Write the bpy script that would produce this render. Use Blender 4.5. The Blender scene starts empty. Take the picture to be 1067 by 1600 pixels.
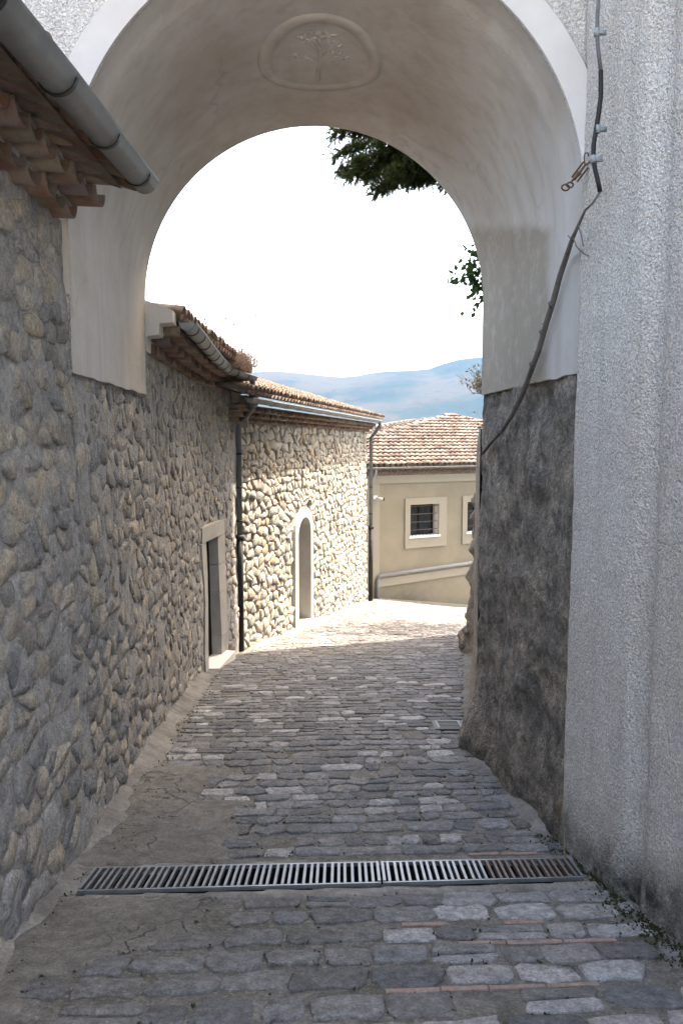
import bpy, math, random
import numpy as np
from mathutils import Vector, Matrix, noise as mnoise

R = math.radians
random.seed(7)
sc = bpy.context.scene
col = sc.collection

# ------------------------------------------------------------------ camera
# world: x right, y along the lane, z up, eye level = 0
PITCH = 4.87
cam_d = bpy.data.cameras.new('camera')
cam = bpy.data.objects.new('camera', cam_d)
col.objects.link(cam)
cam.location = (0, 0, 0)
cam.rotation_euler = (R(90 - PITCH), 0, 0)
cam_d.sensor_fit = 'VERTICAL'
cam_d.sensor_height = 24.0
cam_d.lens = 24.0 * 1291 / 1600
cam_d.clip_start = 0.05
cam_d.clip_end = 12000
sc.camera = cam

# ------------------------------------------------------------------ light
SUN_AZ, SUN_EL = 35.0, 60.0          # azimuth measured from +x towards +y
w = bpy.data.worlds.new('World')
sc.world = w
w.use_nodes = True
nt = w.node_tree
bg = nt.nodes['Background']
sky = nt.nodes.new('ShaderNodeTexSky')
sky.sky_type = 'NISHITA'
sky.sun_disc = False
sky.sun_elevation = R(SUN_EL)
sky.sun_rotation = R(90 - SUN_AZ)
sky.air_density = 1.0
sky.dust_density = 6.0
sky.ozone_density = 0.2
sky.altitude = 600
nt.links.new(sky.outputs[0], bg.inputs[0])
bg.inputs[1].default_value = 0.15

sun_d = bpy.data.lights.new('sun', 'SUN')
sun = bpy.data.objects.new('sun', sun_d)
col.objects.link(sun)
sun_d.energy = 2.0
sun_d.angle = R(0.53)
sun_d.color = (1.0, 0.97, 0.95)
sv = Vector((math.cos(R(SUN_EL)) * math.cos(R(SUN_AZ)), math.cos(R(SUN_EL)) * math.sin(R(SUN_AZ)), math.sin(R(SUN_EL))))
sun.rotation_euler = sv.to_track_quat('Z', 'Y').to_euler()
sun.location = (0, 0, 30)

sc.view_settings.view_transform = 'Standard'
sc.view_settings.look = 'None'
sc.view_settings.gamma = 1.0
sc.view_settings.use_curve_mapping = False
sc.view_settings.exposure = 3.05
sc.view_settings.use_white_balance = True
sc.view_settings.white_balance_temperature = 8000
sc.view_settings.white_balance_tint = 10
sc.cycles.max_bounces = 7
sc.cycles.diffuse_bounces = 5
sc.cycles.glossy_bounces = 2
sc.cycles.transmission_bounces = 3
sc.cycles.volume_bounces = 0
sc.cycles.caustics_reflective = False
sc.cycles.caustics_refractive = False

# ------------------------------------------------------------------ helpers
F = 1291.0
CP, SP = math.cos(R(PITCH)), math.sin(R(PITCH))


def ray(px, py):
    """slopes (x/y, z/y) of the sight line through a point of the photograph (1067 x 1600)"""
    u = (px - 533.5) / F
    v = (py - 800) / F
    Y = CP - v * SP
    return u / Y, (-SP - v * CP) / Y


def at(px, py, y):
    a, b = ray(px, py)
    return Vector((a * y, y, b * y))


def ss(a, b, x):
    t = min(1, max(0, (x - a) / (b - a)))
    return t * t * (3 - 2 * t)


def lerp(a, b, t):
    return a + (b - a) * t


def pl(pts, x):
    """piecewise linear"""
    if x <= pts[0][0]:
        (a, fa), (b, fb) = pts[0], pts[1]
        return fa + (fb - fa) * (x - a) / (b - a)
    for (a, fa), (b, fb) in zip(pts, pts[1:]):
        if x <= b:
            return fa + (fb - fa) * (x - a) / (b - a)
    (a, fa), (b, fb) = pts[-2], pts[-1]
    return fb + (fb - fa) / (b - a) * (x - b)


def nz(x, y, z, s=1.0):
    return mnoise.noise(Vector((x * s, y * s, z * s)))


def fb(x, y, z, s=1.0, o=4):
    return mnoise.fractal(Vector((x * s, y * s, z * s)), 1.0, 2.0, o)


GP = [(-4, -1.0), (0, -1.6), (4.5, -2.275), (6.66, -2.48), (11, -3.03), (18, -3.94), (25, -4.85), (29, -5.35), (36, -6.3)]


def G0(y):
    return (pl(GP, y - .6) + 2 * pl(GP, y) + pl(GP, y + .6)) / 4


def G(x, y):
    z = G0(y)
    z -= 0.14 * max(0.0, x - 1.0) * ss(21, 27, y)
    # cross fall: a shallow gutter along the middle and wheel wear
    z += 0.012 * nz(x, y, 3.1, 0.9)
    return z


WL = {}


def wl(o):
    return WL.get(o.name, Vector((0, 0, 0))) if o is not None else Vector((0, 0, 0))


def tagit(o, label=None, cat=None, group=None, kind=None):
    if label: o['label'] = label
    if cat: o['category'] = cat
    if group: o['group'] = group
    if kind: o['kind'] = kind
    return o


def empty(name, loc, label=None, cat=None, group=None):
    o = bpy.data.objects.new(name, None)
    col.objects.link(o)
    o.location = loc
    o.empty_display_size = .2
    WL[o.name] = Vector(loc)
    return tagit(o, label, cat, group)


def mk(name, V, Fc, m, parent=None, smooth=False, tint=None, kind=None, origin=None, dirt=None, label=None):
    """one mesh object from world-space vertices"""
    V = [Vector(v) for v in V]
    if origin is None:
        if parent is not None:
            origin = wl(parent)
        elif V:
            n = len(V)
            sx = sum(v.x for v in V) / n; sy = sum(v.y for v in V) / n; sz = min(v.z for v in V)
            origin = Vector((sx, sy, sz))
        else:
            origin = Vector((0, 0, 0))
    origin = Vector(origin)
    me = bpy.data.meshes.new(name)
    me.from_pydata([tuple(v - origin) for v in V], [], Fc)
    if m: me.materials.append(m)
    if smooth:
        me.polygons.foreach_set('use_smooth', [True] * len(me.polygons))
    if tint is not None:
        ca = me.color_attributes.new('tint', 'FLOAT_COLOR', 'POINT')
        if isinstance(tint[0], (int, float)):
            arr = np.tile(np.array(list(tint)[:3] + [1.0], dtype=np.float32), len(V))
        else:
            arr = np.array([list(c)[:3] + [1.0] for c in tint], dtype=np.float32).ravel()
        ca.data.foreach_set('color', arr)
    if dirt is not None:
        da = me.attributes.new('dirt', 'FLOAT', 'POINT')
        da.data.foreach_set('value', np.array(dirt, dtype=np.float32))
    me.update()
    o = bpy.data.objects.new(name, me)
    col.objects.link(o)
    if parent is not None:
        o.parent = parent
        o.location = origin - wl(parent)
    else:
        o.location = origin
    WL[o.name] = origin
    if kind: o['kind'] = kind
    if label: o['label'] = label
    return o


def inst(src, name, parent, M):
    """copy sharing the mesh of src at world matrix M"""
    o = src.copy()
    o.name = name
    col.objects.link(o)
    o.parent = parent
    o.matrix_local = Matrix.Translation(-wl(parent)) @ M
    return o


class MB:
    def __init__(s):
        s.V = []; s.F = []; s.T = []

    def add(s, V, Fc, t=None):
        n = len(s.V)
        s.V += [Vector(v) for v in V]
        s.F += [tuple(i + n for i in f) for f in Fc]
        if t is not None: s.T += [t] * len(V)

    def box(s, c, d, X=(1, 0, 0), Y=(0, 1, 0), Z=(0, 0, 1), t=None):
        """c centre, d half sizes, along axes"""
        X, Y, Z, c = Vector(X), Vector(Y), Vector(Z), Vector(c)
        V = [c + X * d[0] * a + Y * d[1] * b + Z * d[2] * e for a in (-1, 1) for b in (-1, 1) for e in (-1, 1)]
        s.add(V, [(0, 1, 3, 2), (4, 6, 7, 5), (0, 4, 5, 1), (2, 3, 7, 6), (0, 2, 6, 4), (1, 5, 7, 3)], t)

    def tube(s, P, r, n=8, cap=True, t=None):
        P = [Vector(p) for p in P]
        if not hasattr(r, '__len__'): r = [r] * len(P)
        V = []; Fc = []
        up = Vector((0, 0, 1))
        prev = None
        for i, p in enumerate(P):
            d = (P[min(i + 1, len(P) - 1)] - P[max(i - 1, 0)]).normalized()
            if prev is None:
                a = d.cross(up)
                if a.length < .1: a = d.cross(Vector((1, 0, 0)))
            else:
                a = prev - d * prev.dot(d)
            a.normalize(); prev = a
            b = d.cross(a)
            for k in range(n):
                an = 2 * math.pi * k / n
                V.append(p + (a * math.cos(an) + b * math.sin(an)) * r[i])
        for i in range(len(P) - 1):
            for k in range(n):
                k2 = (k + 1) % n
                Fc.append((i * n + k, (i + 1) * n + k, (i + 1) * n + k2, i * n + k2))
        if cap:
            Fc.append(tuple(range(n)))
            Fc.append(tuple(reversed(range((len(P) - 1) * n, len(P) * n))))
        s.add(V, Fc, t)

    def build(s, name, m, parent=None, **k):
        if s.T and 'tint' not in k: k['tint'] = s.T
        return mk(name, s.V, s.F, m, parent, **k)


# ------------------------------------------------------------------ materials
def mat(name, c1, c2, scale=3.0, c3=None, scale3=0.8, amt3=0.5, rough=0.9, bump=0.3, bscale=40.0, bdist=0.02,
        bump2=0.0, bscale2=8.0, tint=False, streak=0.0, streak_c=(.1, .1, .1), metal=0.0, speck=0.0, speck_c=(.05, .05, .05),
        speck_scale=60, dirt_c=None, spec=0.3, voro=0.0, voro_scale=120, cracks=0.0, cracks_scale=2.0, thr=(.45, .65), grain=0.0, gscale=40, grain2=0.0, gscale2=140):
    m = bpy.data.materials.new(name)
    m.use_nodes = True
    t = m.node_tree
    N = t.nodes; L = t.links
    b = N['Principled BSDF']
    b.inputs['Roughness'].default_value = rough
    b.inputs['Metallic'].default_value = metal
    b.inputs['Specular IOR Level'].default_value = spec
    g = N.new('ShaderNodeNewGeometry')

    def nse(s, det=6, rg=.6, vec=None):
        n = N.new('ShaderNodeTexNoise')
        n.inputs['Scale'].default_value = s
        n.inputs['Detail'].default_value = det
        n.inputs['Roughness'].default_value = rg
        L.new(vec or g.outputs['Position'], n.inputs['Vector'])
        return n.outputs['Fac']

    def ramp(f, a, c):
        r = N.new('ShaderNodeMapRange')
        r.inputs['From Min'].default_value = a
        r.inputs['From Max'].default_value = c
        L.new(f, r.inputs['Value'])
        return r.outputs[0]

    def mul(f, v):
        x = N.new('ShaderNodeMath'); x.operation = 'MULTIPLY'
        L.new(f, x.inputs[0])
        if isinstance(v, (int, float)): x.inputs[1].default_value = v
        else: L.new(v, x.inputs[1])
        return x.outputs[0]

    def mix(f, a, c, mode='MIX'):
        x = N.new('ShaderNodeMix'); x.data_type = 'RGBA'; x.blend_type = mode
        if isinstance(f, (int, float)): x.inputs[0].default_value = f
        else: L.new(f, x.inputs[0])
        for k, q in ((6, a), (7, c)):
            if isinstance(q, tuple): x.inputs[k].default_value = (*q[:3], 1)
            else: L.new(q, x.inputs[k])
        return x.outputs[2]

    c = mix(ramp(nse(scale), .3, .7), c1, c2)
    if c3:
        c = mix(mul(ramp(nse(scale3, 5), *thr), amt3), c, c3)
    if tint:
        a = N.new('ShaderNodeAttribute'); a.attribute_name = 'tint'
        c = mix(1.0, c, a.outputs['Color'], 'MULTIPLY')
    if streak:
        mp = N.new('ShaderNodeMapping'); mp.inputs['Scale'].default_value = (5, 5, .35)
        L.new(g.outputs['Position'], mp.inputs['Vector'])
        c = mix(mul(ramp(nse(1.6, 5, .6, mp.outputs[0]), .45, .72), streak), c, streak_c)
    if speck:
        c = mix(mul(ramp(nse(speck_scale, 2), .56, .66), speck), c, speck_c)
    if dirt_c:
        a = N.new('ShaderNodeAttribute'); a.attribute_name = 'dirt'
        x = N.new('ShaderNodeMath'); x.operation = 'MULTIPLY_ADD'; x.use_clamp = True
        L.new(nse(7, 6, .7), x.inputs[0]); x.inputs[1].default_value = 1.4; 
        y = N.new('ShaderNodeMath'); y.operation = 'MULTIPLY'
        L.new(a.outputs['Fac'], y.inputs[0]); y.inputs[1].default_value = 1.0
        x.inputs[2].default_value = -.1
        L.new(mul(x.outputs[0], 1.0), y.inputs[1])
        y.use_clamp = True
        y2 = mul(y.outputs[0], 1.35)
        z = N.new('ShaderNodeMath'); z.operation = 'MINIMUM'; L.new(y2, z.inputs[0]); z.inputs[1].default_value = 1
        c = mix(z.outputs[0], c, dirt_c)
    for gg, gs in ((grain, gscale), (grain2, gscale2)):
        if gg:
            r = N.new('ShaderNodeMapRange')
            r.inputs['From Min'].default_value = .33; r.inputs['From Max'].default_value = .67
            r.inputs['To Min'].default_value = 1 - gg; r.inputs['To Max'].default_value = 1 + gg
            L.new(nse(gs, 4, .7), r.inputs['Value'])
            cc = N.new('ShaderNodeCombineColor')
            for k in range(3): L.new(r.outputs[0], cc.inputs[k])
            c = mix(1.0, c, cc.outputs[0], 'MULTIPLY')
    bf = mul(nse(bscale, 5, .65), bump)
    if bump2:
        x = N.new('ShaderNodeMath'); x.operation = 'ADD'
        L.new(bf, x.inputs[0]); L.new(mul(nse(bscale2, 6, .6), bump2), x.inputs[1]); bf = x.outputs[0]
    if voro:
        v = N.new('ShaderNodeTexVoronoi'); v.inputs['Scale'].default_value = voro_scale
        L.new(g.outputs['Position'], v.inputs['Vector'])
        x = N.new('ShaderNodeMath'); x.operation = 'SUBTRACT'
        L.new(bf, x.inputs[0]); L.new(mul(v.outputs['Distance'], voro), x.inputs[1]); bf = x.outputs[0]
    if cracks:
        v = N.new('ShaderNodeTexVoronoi'); v.feature = 'DISTANCE_TO_EDGE'; v.inputs['Scale'].default_value = cracks_scale
        vv = N.new('ShaderNodeVectorMath'); vv.operation = 'MULTIPLY_ADD'
        n2 = N.new('ShaderNodeTexNoise'); n2.inputs['Scale'].default_value = 6; n2.inputs['Detail'].default_value = 5
        L.new(g.outputs['Position'], n2.inputs['Vector'])
        L.new(n2.outputs['Color'], vv.inputs[0]); vv.inputs[1].default_value = (.35, .35, .35)
        L.new(g.outputs['Position'], vv.inputs[2]); L.new(vv.outputs[0], v.inputs['Vector'])
        k = N.new('ShaderNodeMapRange'); k.inputs['From Min'].default_value = 0.0; k.inputs['From Max'].default_value = .022
        k.inputs['To Min'].default_value = 1; k.inputs['To Max'].default_value = 0
        L.new(v.outputs['Distance'], k.inputs['Value'])
        km = mul(mul(k.outputs[0], ramp(nse(1.3, 3), .47, .6)), cracks)
        c = mix(km, c, (.03, .03, .028))
        x = N.new('ShaderNodeMath'); x.operation = 'SUBTRACT'
        L.new(bf, x.inputs[0]); L.new(mul(km, .5), x.inputs[1]); bf = x.outputs[0]
    bn = N.new('ShaderNodeBump')
    bn.inputs['Strength'].default_value = 1.0
    bn.inputs['Distance'].default_value = bdist
    L.new(bf, bn.inputs['Height'])
    L.new(bn.outputs[0], b.inputs['Normal'])
    L.new(c, b.inputs['Base Color'])
    return m


M = {}
M['wall_stone'] = mat('wall_stone', (.28, .27, .262), (.39, .378, .368), 9, c3=(.42, .355, .27), scale3=5.5, amt3=.5, bump=.7, bscale=60, bdist=.03,
                      bump2=1.2, bscale2=16, tint=True, speck=.35, speck_c=(.12, .1, .08), speck_scale=38, thr=(.55, .68), dirt_c=(.56, .48, .375), grain=.28, gscale=26, grain2=.22, gscale2=95)
M['mortar'] = mat('mortar', (.33, .318, .308), (.43, .415, .40), 5, c3=(.24, .23, .215), scale3=1.5, amt3=.5, bump=.6, bscale=60, bdist=.03, bump2=.8, bscale2=16, grain=.2, gscale=20, grain2=.2, gscale2=95)
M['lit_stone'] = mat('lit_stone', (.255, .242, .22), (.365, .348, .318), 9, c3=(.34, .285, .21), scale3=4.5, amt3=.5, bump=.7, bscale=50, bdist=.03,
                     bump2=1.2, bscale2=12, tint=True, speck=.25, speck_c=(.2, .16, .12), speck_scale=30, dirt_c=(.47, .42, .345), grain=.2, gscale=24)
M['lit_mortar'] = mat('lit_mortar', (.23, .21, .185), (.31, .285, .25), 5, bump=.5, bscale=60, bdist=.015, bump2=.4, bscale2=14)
M['dressed'] = mat('dressed', (.36, .345, .32), (.45, .43, .40), 3, c3=(.30, .28, .245), scale3=2.5, amt3=.4, bump=.3, bscale=60, bdist=.006)
M['plaster'] = mat('plaster', (.51, .49, .465), (.59, .575, .55), 1.2, c3=(.38, .335, .29), scale3=1.0, amt3=.55, bump=.25, bscale=25, bdist=.012,
                   bump2=.35, bscale2=5, cracks=.18, cracks_scale=.8, streak=.42, streak_c=(.34, .29, .24), rough=.85, dirt_c=(.34, .30, .245))
M['stain_plaster'] = mat('stain_plaster', (.33, .29, .24), (.42, .38, .33), 2.2, bump=.25, bscale=25, bdist=.012, bump2=.35, bscale2=5, streak=.4, streak_c=(.27, .23, .18), rough=.85)
M['white_plaster'] = mat('white_plaster', (.56, .54, .52), (.66, .64, .62), 1.5, c3=(.48, .44, .40), scale3=1.2, amt3=.4, bump=.2, bscale=30, bdist=.01, rough=.85)
M['roughcast'] = mat('roughcast', (.78, .745, .69), (.86, .835, .79), 1.6, c3=(.68, .62, .55), scale3=.9, amt3=.5, bump=1.5, bscale=55, bdist=.022,
                     voro=.6, voro_scale=85, speck=.38, speck_c=(.42, .38, .33), speck_scale=70, grain=.24, gscale=60, grain2=.18, gscale2=120, streak=.45, streak_c=(.56, .52, .47), dirt_c=(.055, .06, .045), rough=.95)
M['pier'] = mat('pier', (.14, .125, .105), (.34, .31, .27), 6, c3=(.46, .39, .31), scale3=3.2, amt3=.8, grain=.4, gscale=16, grain2=.35, gscale2=70, bump=1.2, bscale=34, bdist=.04,
                bump2=1.4, bscale2=9, streak=.4, streak_c=(.09, .085, .078), speck=.4, speck_c=(.06, .055, .05), speck_scale=30, dirt_c=(.06, .055, .05), rough=.95)
M['joint'] = mat('joint', (.12, .116, .108), (.20, .194, .183), 8, c3=(.075, .08, .05), scale3=2.2, amt3=.6, bump=.8, bscale=60, bdist=.02, bump2=.5, bscale2=14,
                 speck=.45, speck_c=(.30, .29, .27), speck_scale=55, grain=.3, gscale=18, grain2=.3, gscale2=80)
M['paving'] = mat('paving', (.62, .62, .62), (1, 1, 1), 14, bump=.9, bscale=45, bdist=.022, bump2=1.1, bscale2=16, tint=True, speck=.4, speck_c=(.12, .12, .115), speck_scale=42, rough=.85, spec=.3, grain=.30, gscale=24, grain2=.28, gscale2=90)
M['cement'] = mat('cement', (.12, .116, .106), (.19, .183, .17), 4, c3=(.11, .105, .09), scale3=1.8, amt3=.7, bump=.6, bscale=50, bdist=.015, bump2=.4, bscale2=8, cracks=.9, cracks_scale=2.4,
                  speck=.3, speck_c=(.08, .078, .07), speck_scale=45, grain=.28, gscale=14, grain2=.25, gscale2=80)
M['pale_cement'] = mat('pale_cement', (.17, .165, .155), (.25, .243, .23), 3, c3=(.11, .105, .095), scale3=2.5, amt3=.8, grain=.22, gscale=18, grain2=.2, gscale2=70, bump=.4, bscale=40, bdist=.012, bump2=.4, bscale2=8)
M['brick'] = mat('brick', (.24, .165, .135), (.32, .235, .20), 12, c3=(.22, .20, .18), scale3=9, amt3=.8, grain=.25, gscale=40, bump=.4, bscale=60, bdist=.008)
M['tile'] = mat('tile', (.145, .112, .094), (.22, .18, .157), 7, spec=.05, c3=(.25, .232, .21), scale3=5, amt3=.7, bump=.35, bscale=60, bdist=.008, tint=True, speck=.25, speck_c=(.16, .13, .11), speck_scale=28)
M['old_tile'] = mat('old_tile', (.19, .105, .075), (.27, .16, .115), 6, c3=(.23, .205, .175), scale3=6, amt3=.85, bump=.4, bscale=55, bdist=.01, tint=True, speck=.4, speck_c=(.09, .075, .065), speck_scale=25, thr=(.40, .56))
M['zinc'] = mat('zinc', (.15, .16, .17), (.23, .24, .25), 5, c3=(.16, .15, .14), scale3=9, amt3=.5, bump=.15, bscale=30, bdist=.004, metal=.45, rough=.55, spec=.5)
M['dark_metal'] = mat('dark_metal', (.02, .02, .02), (.035, .033, .03), 8, bump=.2, bscale=60, bdist=.004, metal=.5, rough=.5)
M['pipe_grey'] = mat('pipe_grey', (.11, .12, .13), (.16, .165, .17), 6, bump=.1, bscale=40, bdist=.003, metal=.3, rough=.5)
M['pipe_light'] = mat('pipe_light', (.17, .17, .165), (.22, .22, .215), 6, bump=.1, bscale=40, bdist=.003, metal=0, rough=.75)
M['galv'] = mat('galv', (.17, .19, .205), (.27, .29, .31), 14, c3=(.16, .14, .13), scale3=5, amt3=.3, bump=.15, bscale=60, bdist=.003, metal=.55, rough=.45, spec=.5)
M['rust_galv'] = mat('rust_galv', (.13, .10, .09), (.20, .18, .17), 14, c3=(.17, .10, .07), scale3=6, amt3=.6, bump=.2, bscale=60, bdist=.003, metal=.4, rough=.6)
M['rust'] = mat('rust', (.10, .05, .03), (.17, .10, .06), 30, bump=.3, bscale=80, bdist=.004, metal=.3, rough=.8)
M['void'] = mat('void', (.01, .01, .01), (.02, .02, .018), 5, rough=1)
M['door_wood'] = mat('door_wood', (.010, .009, .008), (.018, .015, .013), 4, streak=.3, streak_c=(.025, .02, .016), bump=.2, bscale=30, bdist=.006, rough=.8, spec=.1)
M['house_wall'] = mat('house_wall', (.222, .187, .128), (.268, .228, .163), 1.2, c3=(.19, .16, .115), scale3=.8, amt3=.5, bump=.4, bscale=45, bdist=.012, streak=.22, streak_c=(.24, .20, .15), dirt_c=(.08, .075, .055))
M['house_trim'] = mat('house_trim', (.28, .245, .185), (.33, .29, .225), 2, c3=(.24, .205, .155), scale3=2, amt3=.35, bump=.2, bscale=50, bdist=.006, streak=.2, streak_c=(.30, .25, .18), dirt_c=(.09, .08, .06))
M['house_white'] = mat('house_white', (.70, .68, .64), (.78, .76, .72), 2, bump=.1, bscale=50, bdist=.004)
M['black_rubber'] = mat('black_rubber', (.012, .012, .013), (.022, .022, .024), 10, rough=.5, bump=.1, bscale=60, bdist=.002)
M['grey_rubber'] = mat('grey_rubber', (.10, .10, .115), (.16, .16, .17), 10, rough=.6, bump=.1, bscale=60, bdist=.002)
M['clip'] = mat('clip', (.22, .25, .27), (.30, .33, .35), 10, rough=.6)
M['bark'] = mat('bark', (.10, .09, .085), (.17, .155, .145), 14, bump=.6, bscale=40, bdist=.01)
M['dry_stem'] = mat('dry_stem', (.30, .23, .16), (.42, .34, .25), 14, bump=.1)
M['paper'] = mat('paper', (.75, .77, .80), (.8, .82, .85), 10, bump=.1)
M['moss'] = mat('moss', (.035, .05, .02), (.07, .085, .035), 20, c3=(.12, .12, .08), scale3=8, amt3=.5, bump=.6, bscale=80, bdist=.02, tint=False)


def leafmat(name, c1, c2, trans=.35):
    m = bpy.data.materials.new(name); m.use_nodes = True
    t = m.node_tree; N = t.nodes; L = t.links
    N.remove(N['Principled BSDF'])
    g = N.new('ShaderNodeNewGeometry')
    n = N.new('ShaderNodeTexNoise'); n.inputs['Scale'].default_value = 4
    L.new(g.outputs['Position'], n.inputs['Vector'])
    mx = N.new('ShaderNodeMix'); mx.data_type = 'RGBA'
    mx.inputs[6].default_value = (*c1, 1); mx.inputs[7].default_value = (*c2, 1)
    r = N.new('ShaderNodeMapRange'); r.inputs['From Min'].default_value = .3; r.inputs['From Max'].default_value = .7
    L.new(n.outputs['Fac'], r.inputs['Value']); L.new(r.outputs[0], mx.inputs[0])
    d = N.new('ShaderNodeBsdfDiffuse'); tr = N.new('ShaderNodeBsdfTranslucent')
    L.new(mx.outputs[2], d.inputs['Color']); L.new(mx.outputs[2], tr.inputs['Color'])
    s = N.new('ShaderNodeMixShader'); s.inputs[0].default_value = trans
    L.new(d.outputs[0], s.inputs[1]); L.new(tr.outputs[0], s.inputs[2])
    L.new(s.outputs[0], N['Material Output'].inputs['Surface'])
    return m


M['fir'] = leafmat('fir', (.035, .055, .022), (.09, .12, .045), .35)
M['leaf'] = leafmat('leaf', (.04, .085, .035), (.075, .12, .05), .3)
M['dry_leaf'] = leafmat('dry_leaf', (.30, .21, .16), (.42, .32, .25), .35)
M['straw'] = leafmat('straw', (.38, .30, .19), (.50, .41, .28), .3)
M['weed'] = leafmat('weed', (.035, .045, .02), (.07, .08, .04), .2)

gm = bpy.data.materials.new('window_glass'); gm.use_nodes = True
gb = gm.node_tree.nodes['Principled BSDF']
gb.inputs['Base Color'].default_value = (.03, .035, .04, 1)
gb.inputs['Roughness'].default_value = .08
M['glass'] = gm

# ------------------------------------------------------------------ voronoi cells for rubble masonry


def clip_poly(P, mx, my, nx, ny):
    """keep the side where (p-m).n <= 0"""
    out = []
    n = len(P)
    for i in range(n):
        a = P[i]; b = P[(i + 1) % n]
        da = (a[0] - mx) * nx + (a[1] - my) * ny
        db = (b[0] - mx) * nx + (b[1] - my) * ny
        if da <= 0: out.append(a)
        if (da < 0 < db) or (db < 0 < da):
            k = da / (da - db)
            out.append((a[0] + (b[0] - a[0]) * k, a[1] + (b[1] - a[1]) * k))
    return out


def cells(u0, u1, z0, z1, wid, hei, rnd, jit=.42):
    """jittered-course voronoi cells, in (u,z)"""
    asp = wid / hei
    pts = []
    rows = int((z1 - z0) / hei) + 3
    z = z0 - hei
    while z < z1 + hei:
        h = hei * rnd.uniform(.72, 1.25)
        u = u0 - wid + rnd.uniform(0, wid)
        while u < u1 + wid:
            wd = wid * rnd.choice((.42, .6, .8, 1, 1.2, 1.75))
            pts.append(((u + rnd.uniform(-jit, jit) * wid * .35), (z + rnd.uniform(-jit, jit) * h * .75) * asp))
            u += wd
        z += h
    B = wid * 1.6
    grid = {}
    for i, p in enumerate(pts):
        grid.setdefault((int(p[0] // B), int(p[1] // B)), []).append(i)
    out = []
    for i, p in enumerate(pts):
        gx, gy = int(p[0] // B), int(p[1] // B)
        nb = []
        for a in (-1, 0, 1):
            for b in (-1, 0, 1):
                nb += grid.get((gx + a, gy + b), [])
        P = [(p[0] - B, p[1] - B), (p[0] + B, p[1] - B), (p[0] + B, p[1] + B), (p[0] - B, p[1] + B)]
        nb = sorted((j for j in nb if j != i), key=lambda j: (pts[j][0] - p[0]) ** 2 + (pts[j][1] - p[1]) ** 2)[:14]
        for j in nb:
            q = pts[j]
            P = clip_poly(P, (p[0] + q[0]) / 2, (p[1] + q[1]) / 2, q[0] - p[0], q[1] - p[1])
            if len(P) < 3: break
        if len(P) < 3: continue
        out.append([(a, b / asp) for a, b in P])
    return out


def poly_area(P):
    return .5 * sum(P[i][0] * P[(i + 1) % len(P)][1] - P[(i + 1) % len(P)][0] * P[i][1] for i in range(len(P)))


def shrink(P, gap):
    cx = sum(p[0] for p in P) / len(P); cy = sum(p[1] for p in P) / len(P)
    out = []
    for x, y in P:
        d = math.hypot(x - cx, y - cy)
        k = max(.3, 1 - gap / max(d, 1e-5))
        out.append((cx + (x - cx) * k, cy + (y - cy) * k))
    return out, (cx, cy)


def chaikin(P, k=.25):
    out = []
    n = len(P)
    for i in range(n):
        a, b = P[i], P[(i + 1) % n]
        out.append((a[0] + (b[0] - a[0]) * k, a[1] + (b[1] - a[1]) * k))
        out.append((a[0] + (b[0] - a[0]) * (1 - k), a[1] + (b[1] - a[1]) * (1 - k)))
    return out


def dedupe(P, e):
    out = []
    for p in P:
        if not out or math.hypot(p[0] - out[-1][0], p[1] - out[-1][1]) > e: out.append(p)
    while len(out) > 3 and math.hypot(out[0][0] - out[-1][0], out[0][1] - out[-1][1]) <= e: out.pop()
    return out


def stone_mesh(P, surf, H, rnd, gap=.010, base=-.02):
    """a rounded stone: polygon P in (u,z) on surface surf(u,z,h)->Vector"""
    P = dedupe(P, .022)
    if len(P) < 3: return None
    P, (cx, cy) = shrink(P, gap)
    P = chaikin(P, .14)
    so0 = rnd.uniform(0, 50)
    P = [(x + .020 * mnoise.noise(Vector((x * 14, y * 14, so0))), y + .020 * mnoise.noise(Vector((x * 14, y * 14, so0 + 9)))) for x, y in P]
    n = len(P)
    tu, tz = rnd.uniform(-.5, .5), rnd.uniform(-.7, .35)
    so = rnd.uniform(0, 100)
    rad = max(math.hypot(x - cx, y - cy) for x, y in P)
    V = []
    for s, h in ((1.03, base), (.99, H * .6), (.86, H * 1.0)):
        for x, y in P:
            px, py = cx + (x - cx) * s, cy + (y - cy) * s
            hh = h
            if h > 0:
                hh = h * (1 + tu * (px - cx) / rad + tz * (py - cy) / rad) + H * .6 * mnoise.noise(Vector((px * 13, py * 13, so)))
                hh = max(hh, .003)
            V.append(surf(px, py, hh))
    V.append(surf(cx, cy, H * (1 + .3 * mnoise.noise(Vector((cx * 9, cy * 9, so))))))
    Fc = []
    for r in range(2):
        for i in range(n):
            j = (i + 1) % n
            Fc.append((r * n + i, r * n + j, (r + 1) * n + j, (r + 1) * n + i))
    for i in range(n):
        Fc.append((2 * n + i, 2 * n + (i + 1) % n, 3 * n))
    return V, Fc


def path_surface(path, batter=0.0, amp=.02, seed=0.0, ztop=1.0):
    """plan polyline -> surf(u,z,h), normal on the right-hand side (towards +x)"""
    pts = [Vector((p[0], p[1], 0)) for p in path]
    cum = [0]
    for a, b in zip(pts, pts[1:]): cum.append(cum[-1] + (b - a).length)

    def plan(u):
        for i in range(len(pts) - 1):
            if u <= cum[i + 1] or i == len(pts) - 2:
                k = (u - cum[i]) / (cum[i + 1] - cum[i])
                p = pts[i].lerp(pts[i + 1], k) if 0 <= k <= 1 else pts[i] + (pts[i + 1] - pts[i]) * k
                d = (pts[i + 1] - pts[i]).normalized()
                return p, Vector((d.y, -d.x, 0))

    def smooth_plan(u):
        p, n = plan(u)
        a, na = plan(u - .3); b, nb = plan(u + .3)
        return p, (n + na + nb).normalized()

    def surf(u, z, h):
        p, n = smooth_plan(u)
        off = h + amp * fb(u + seed, z, 0, .9, 3) + batter * (ztop - z)
        q = p + n * off
        return Vector((q.x, q.y, z))
    return surf, cum, smooth_plan


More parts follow.
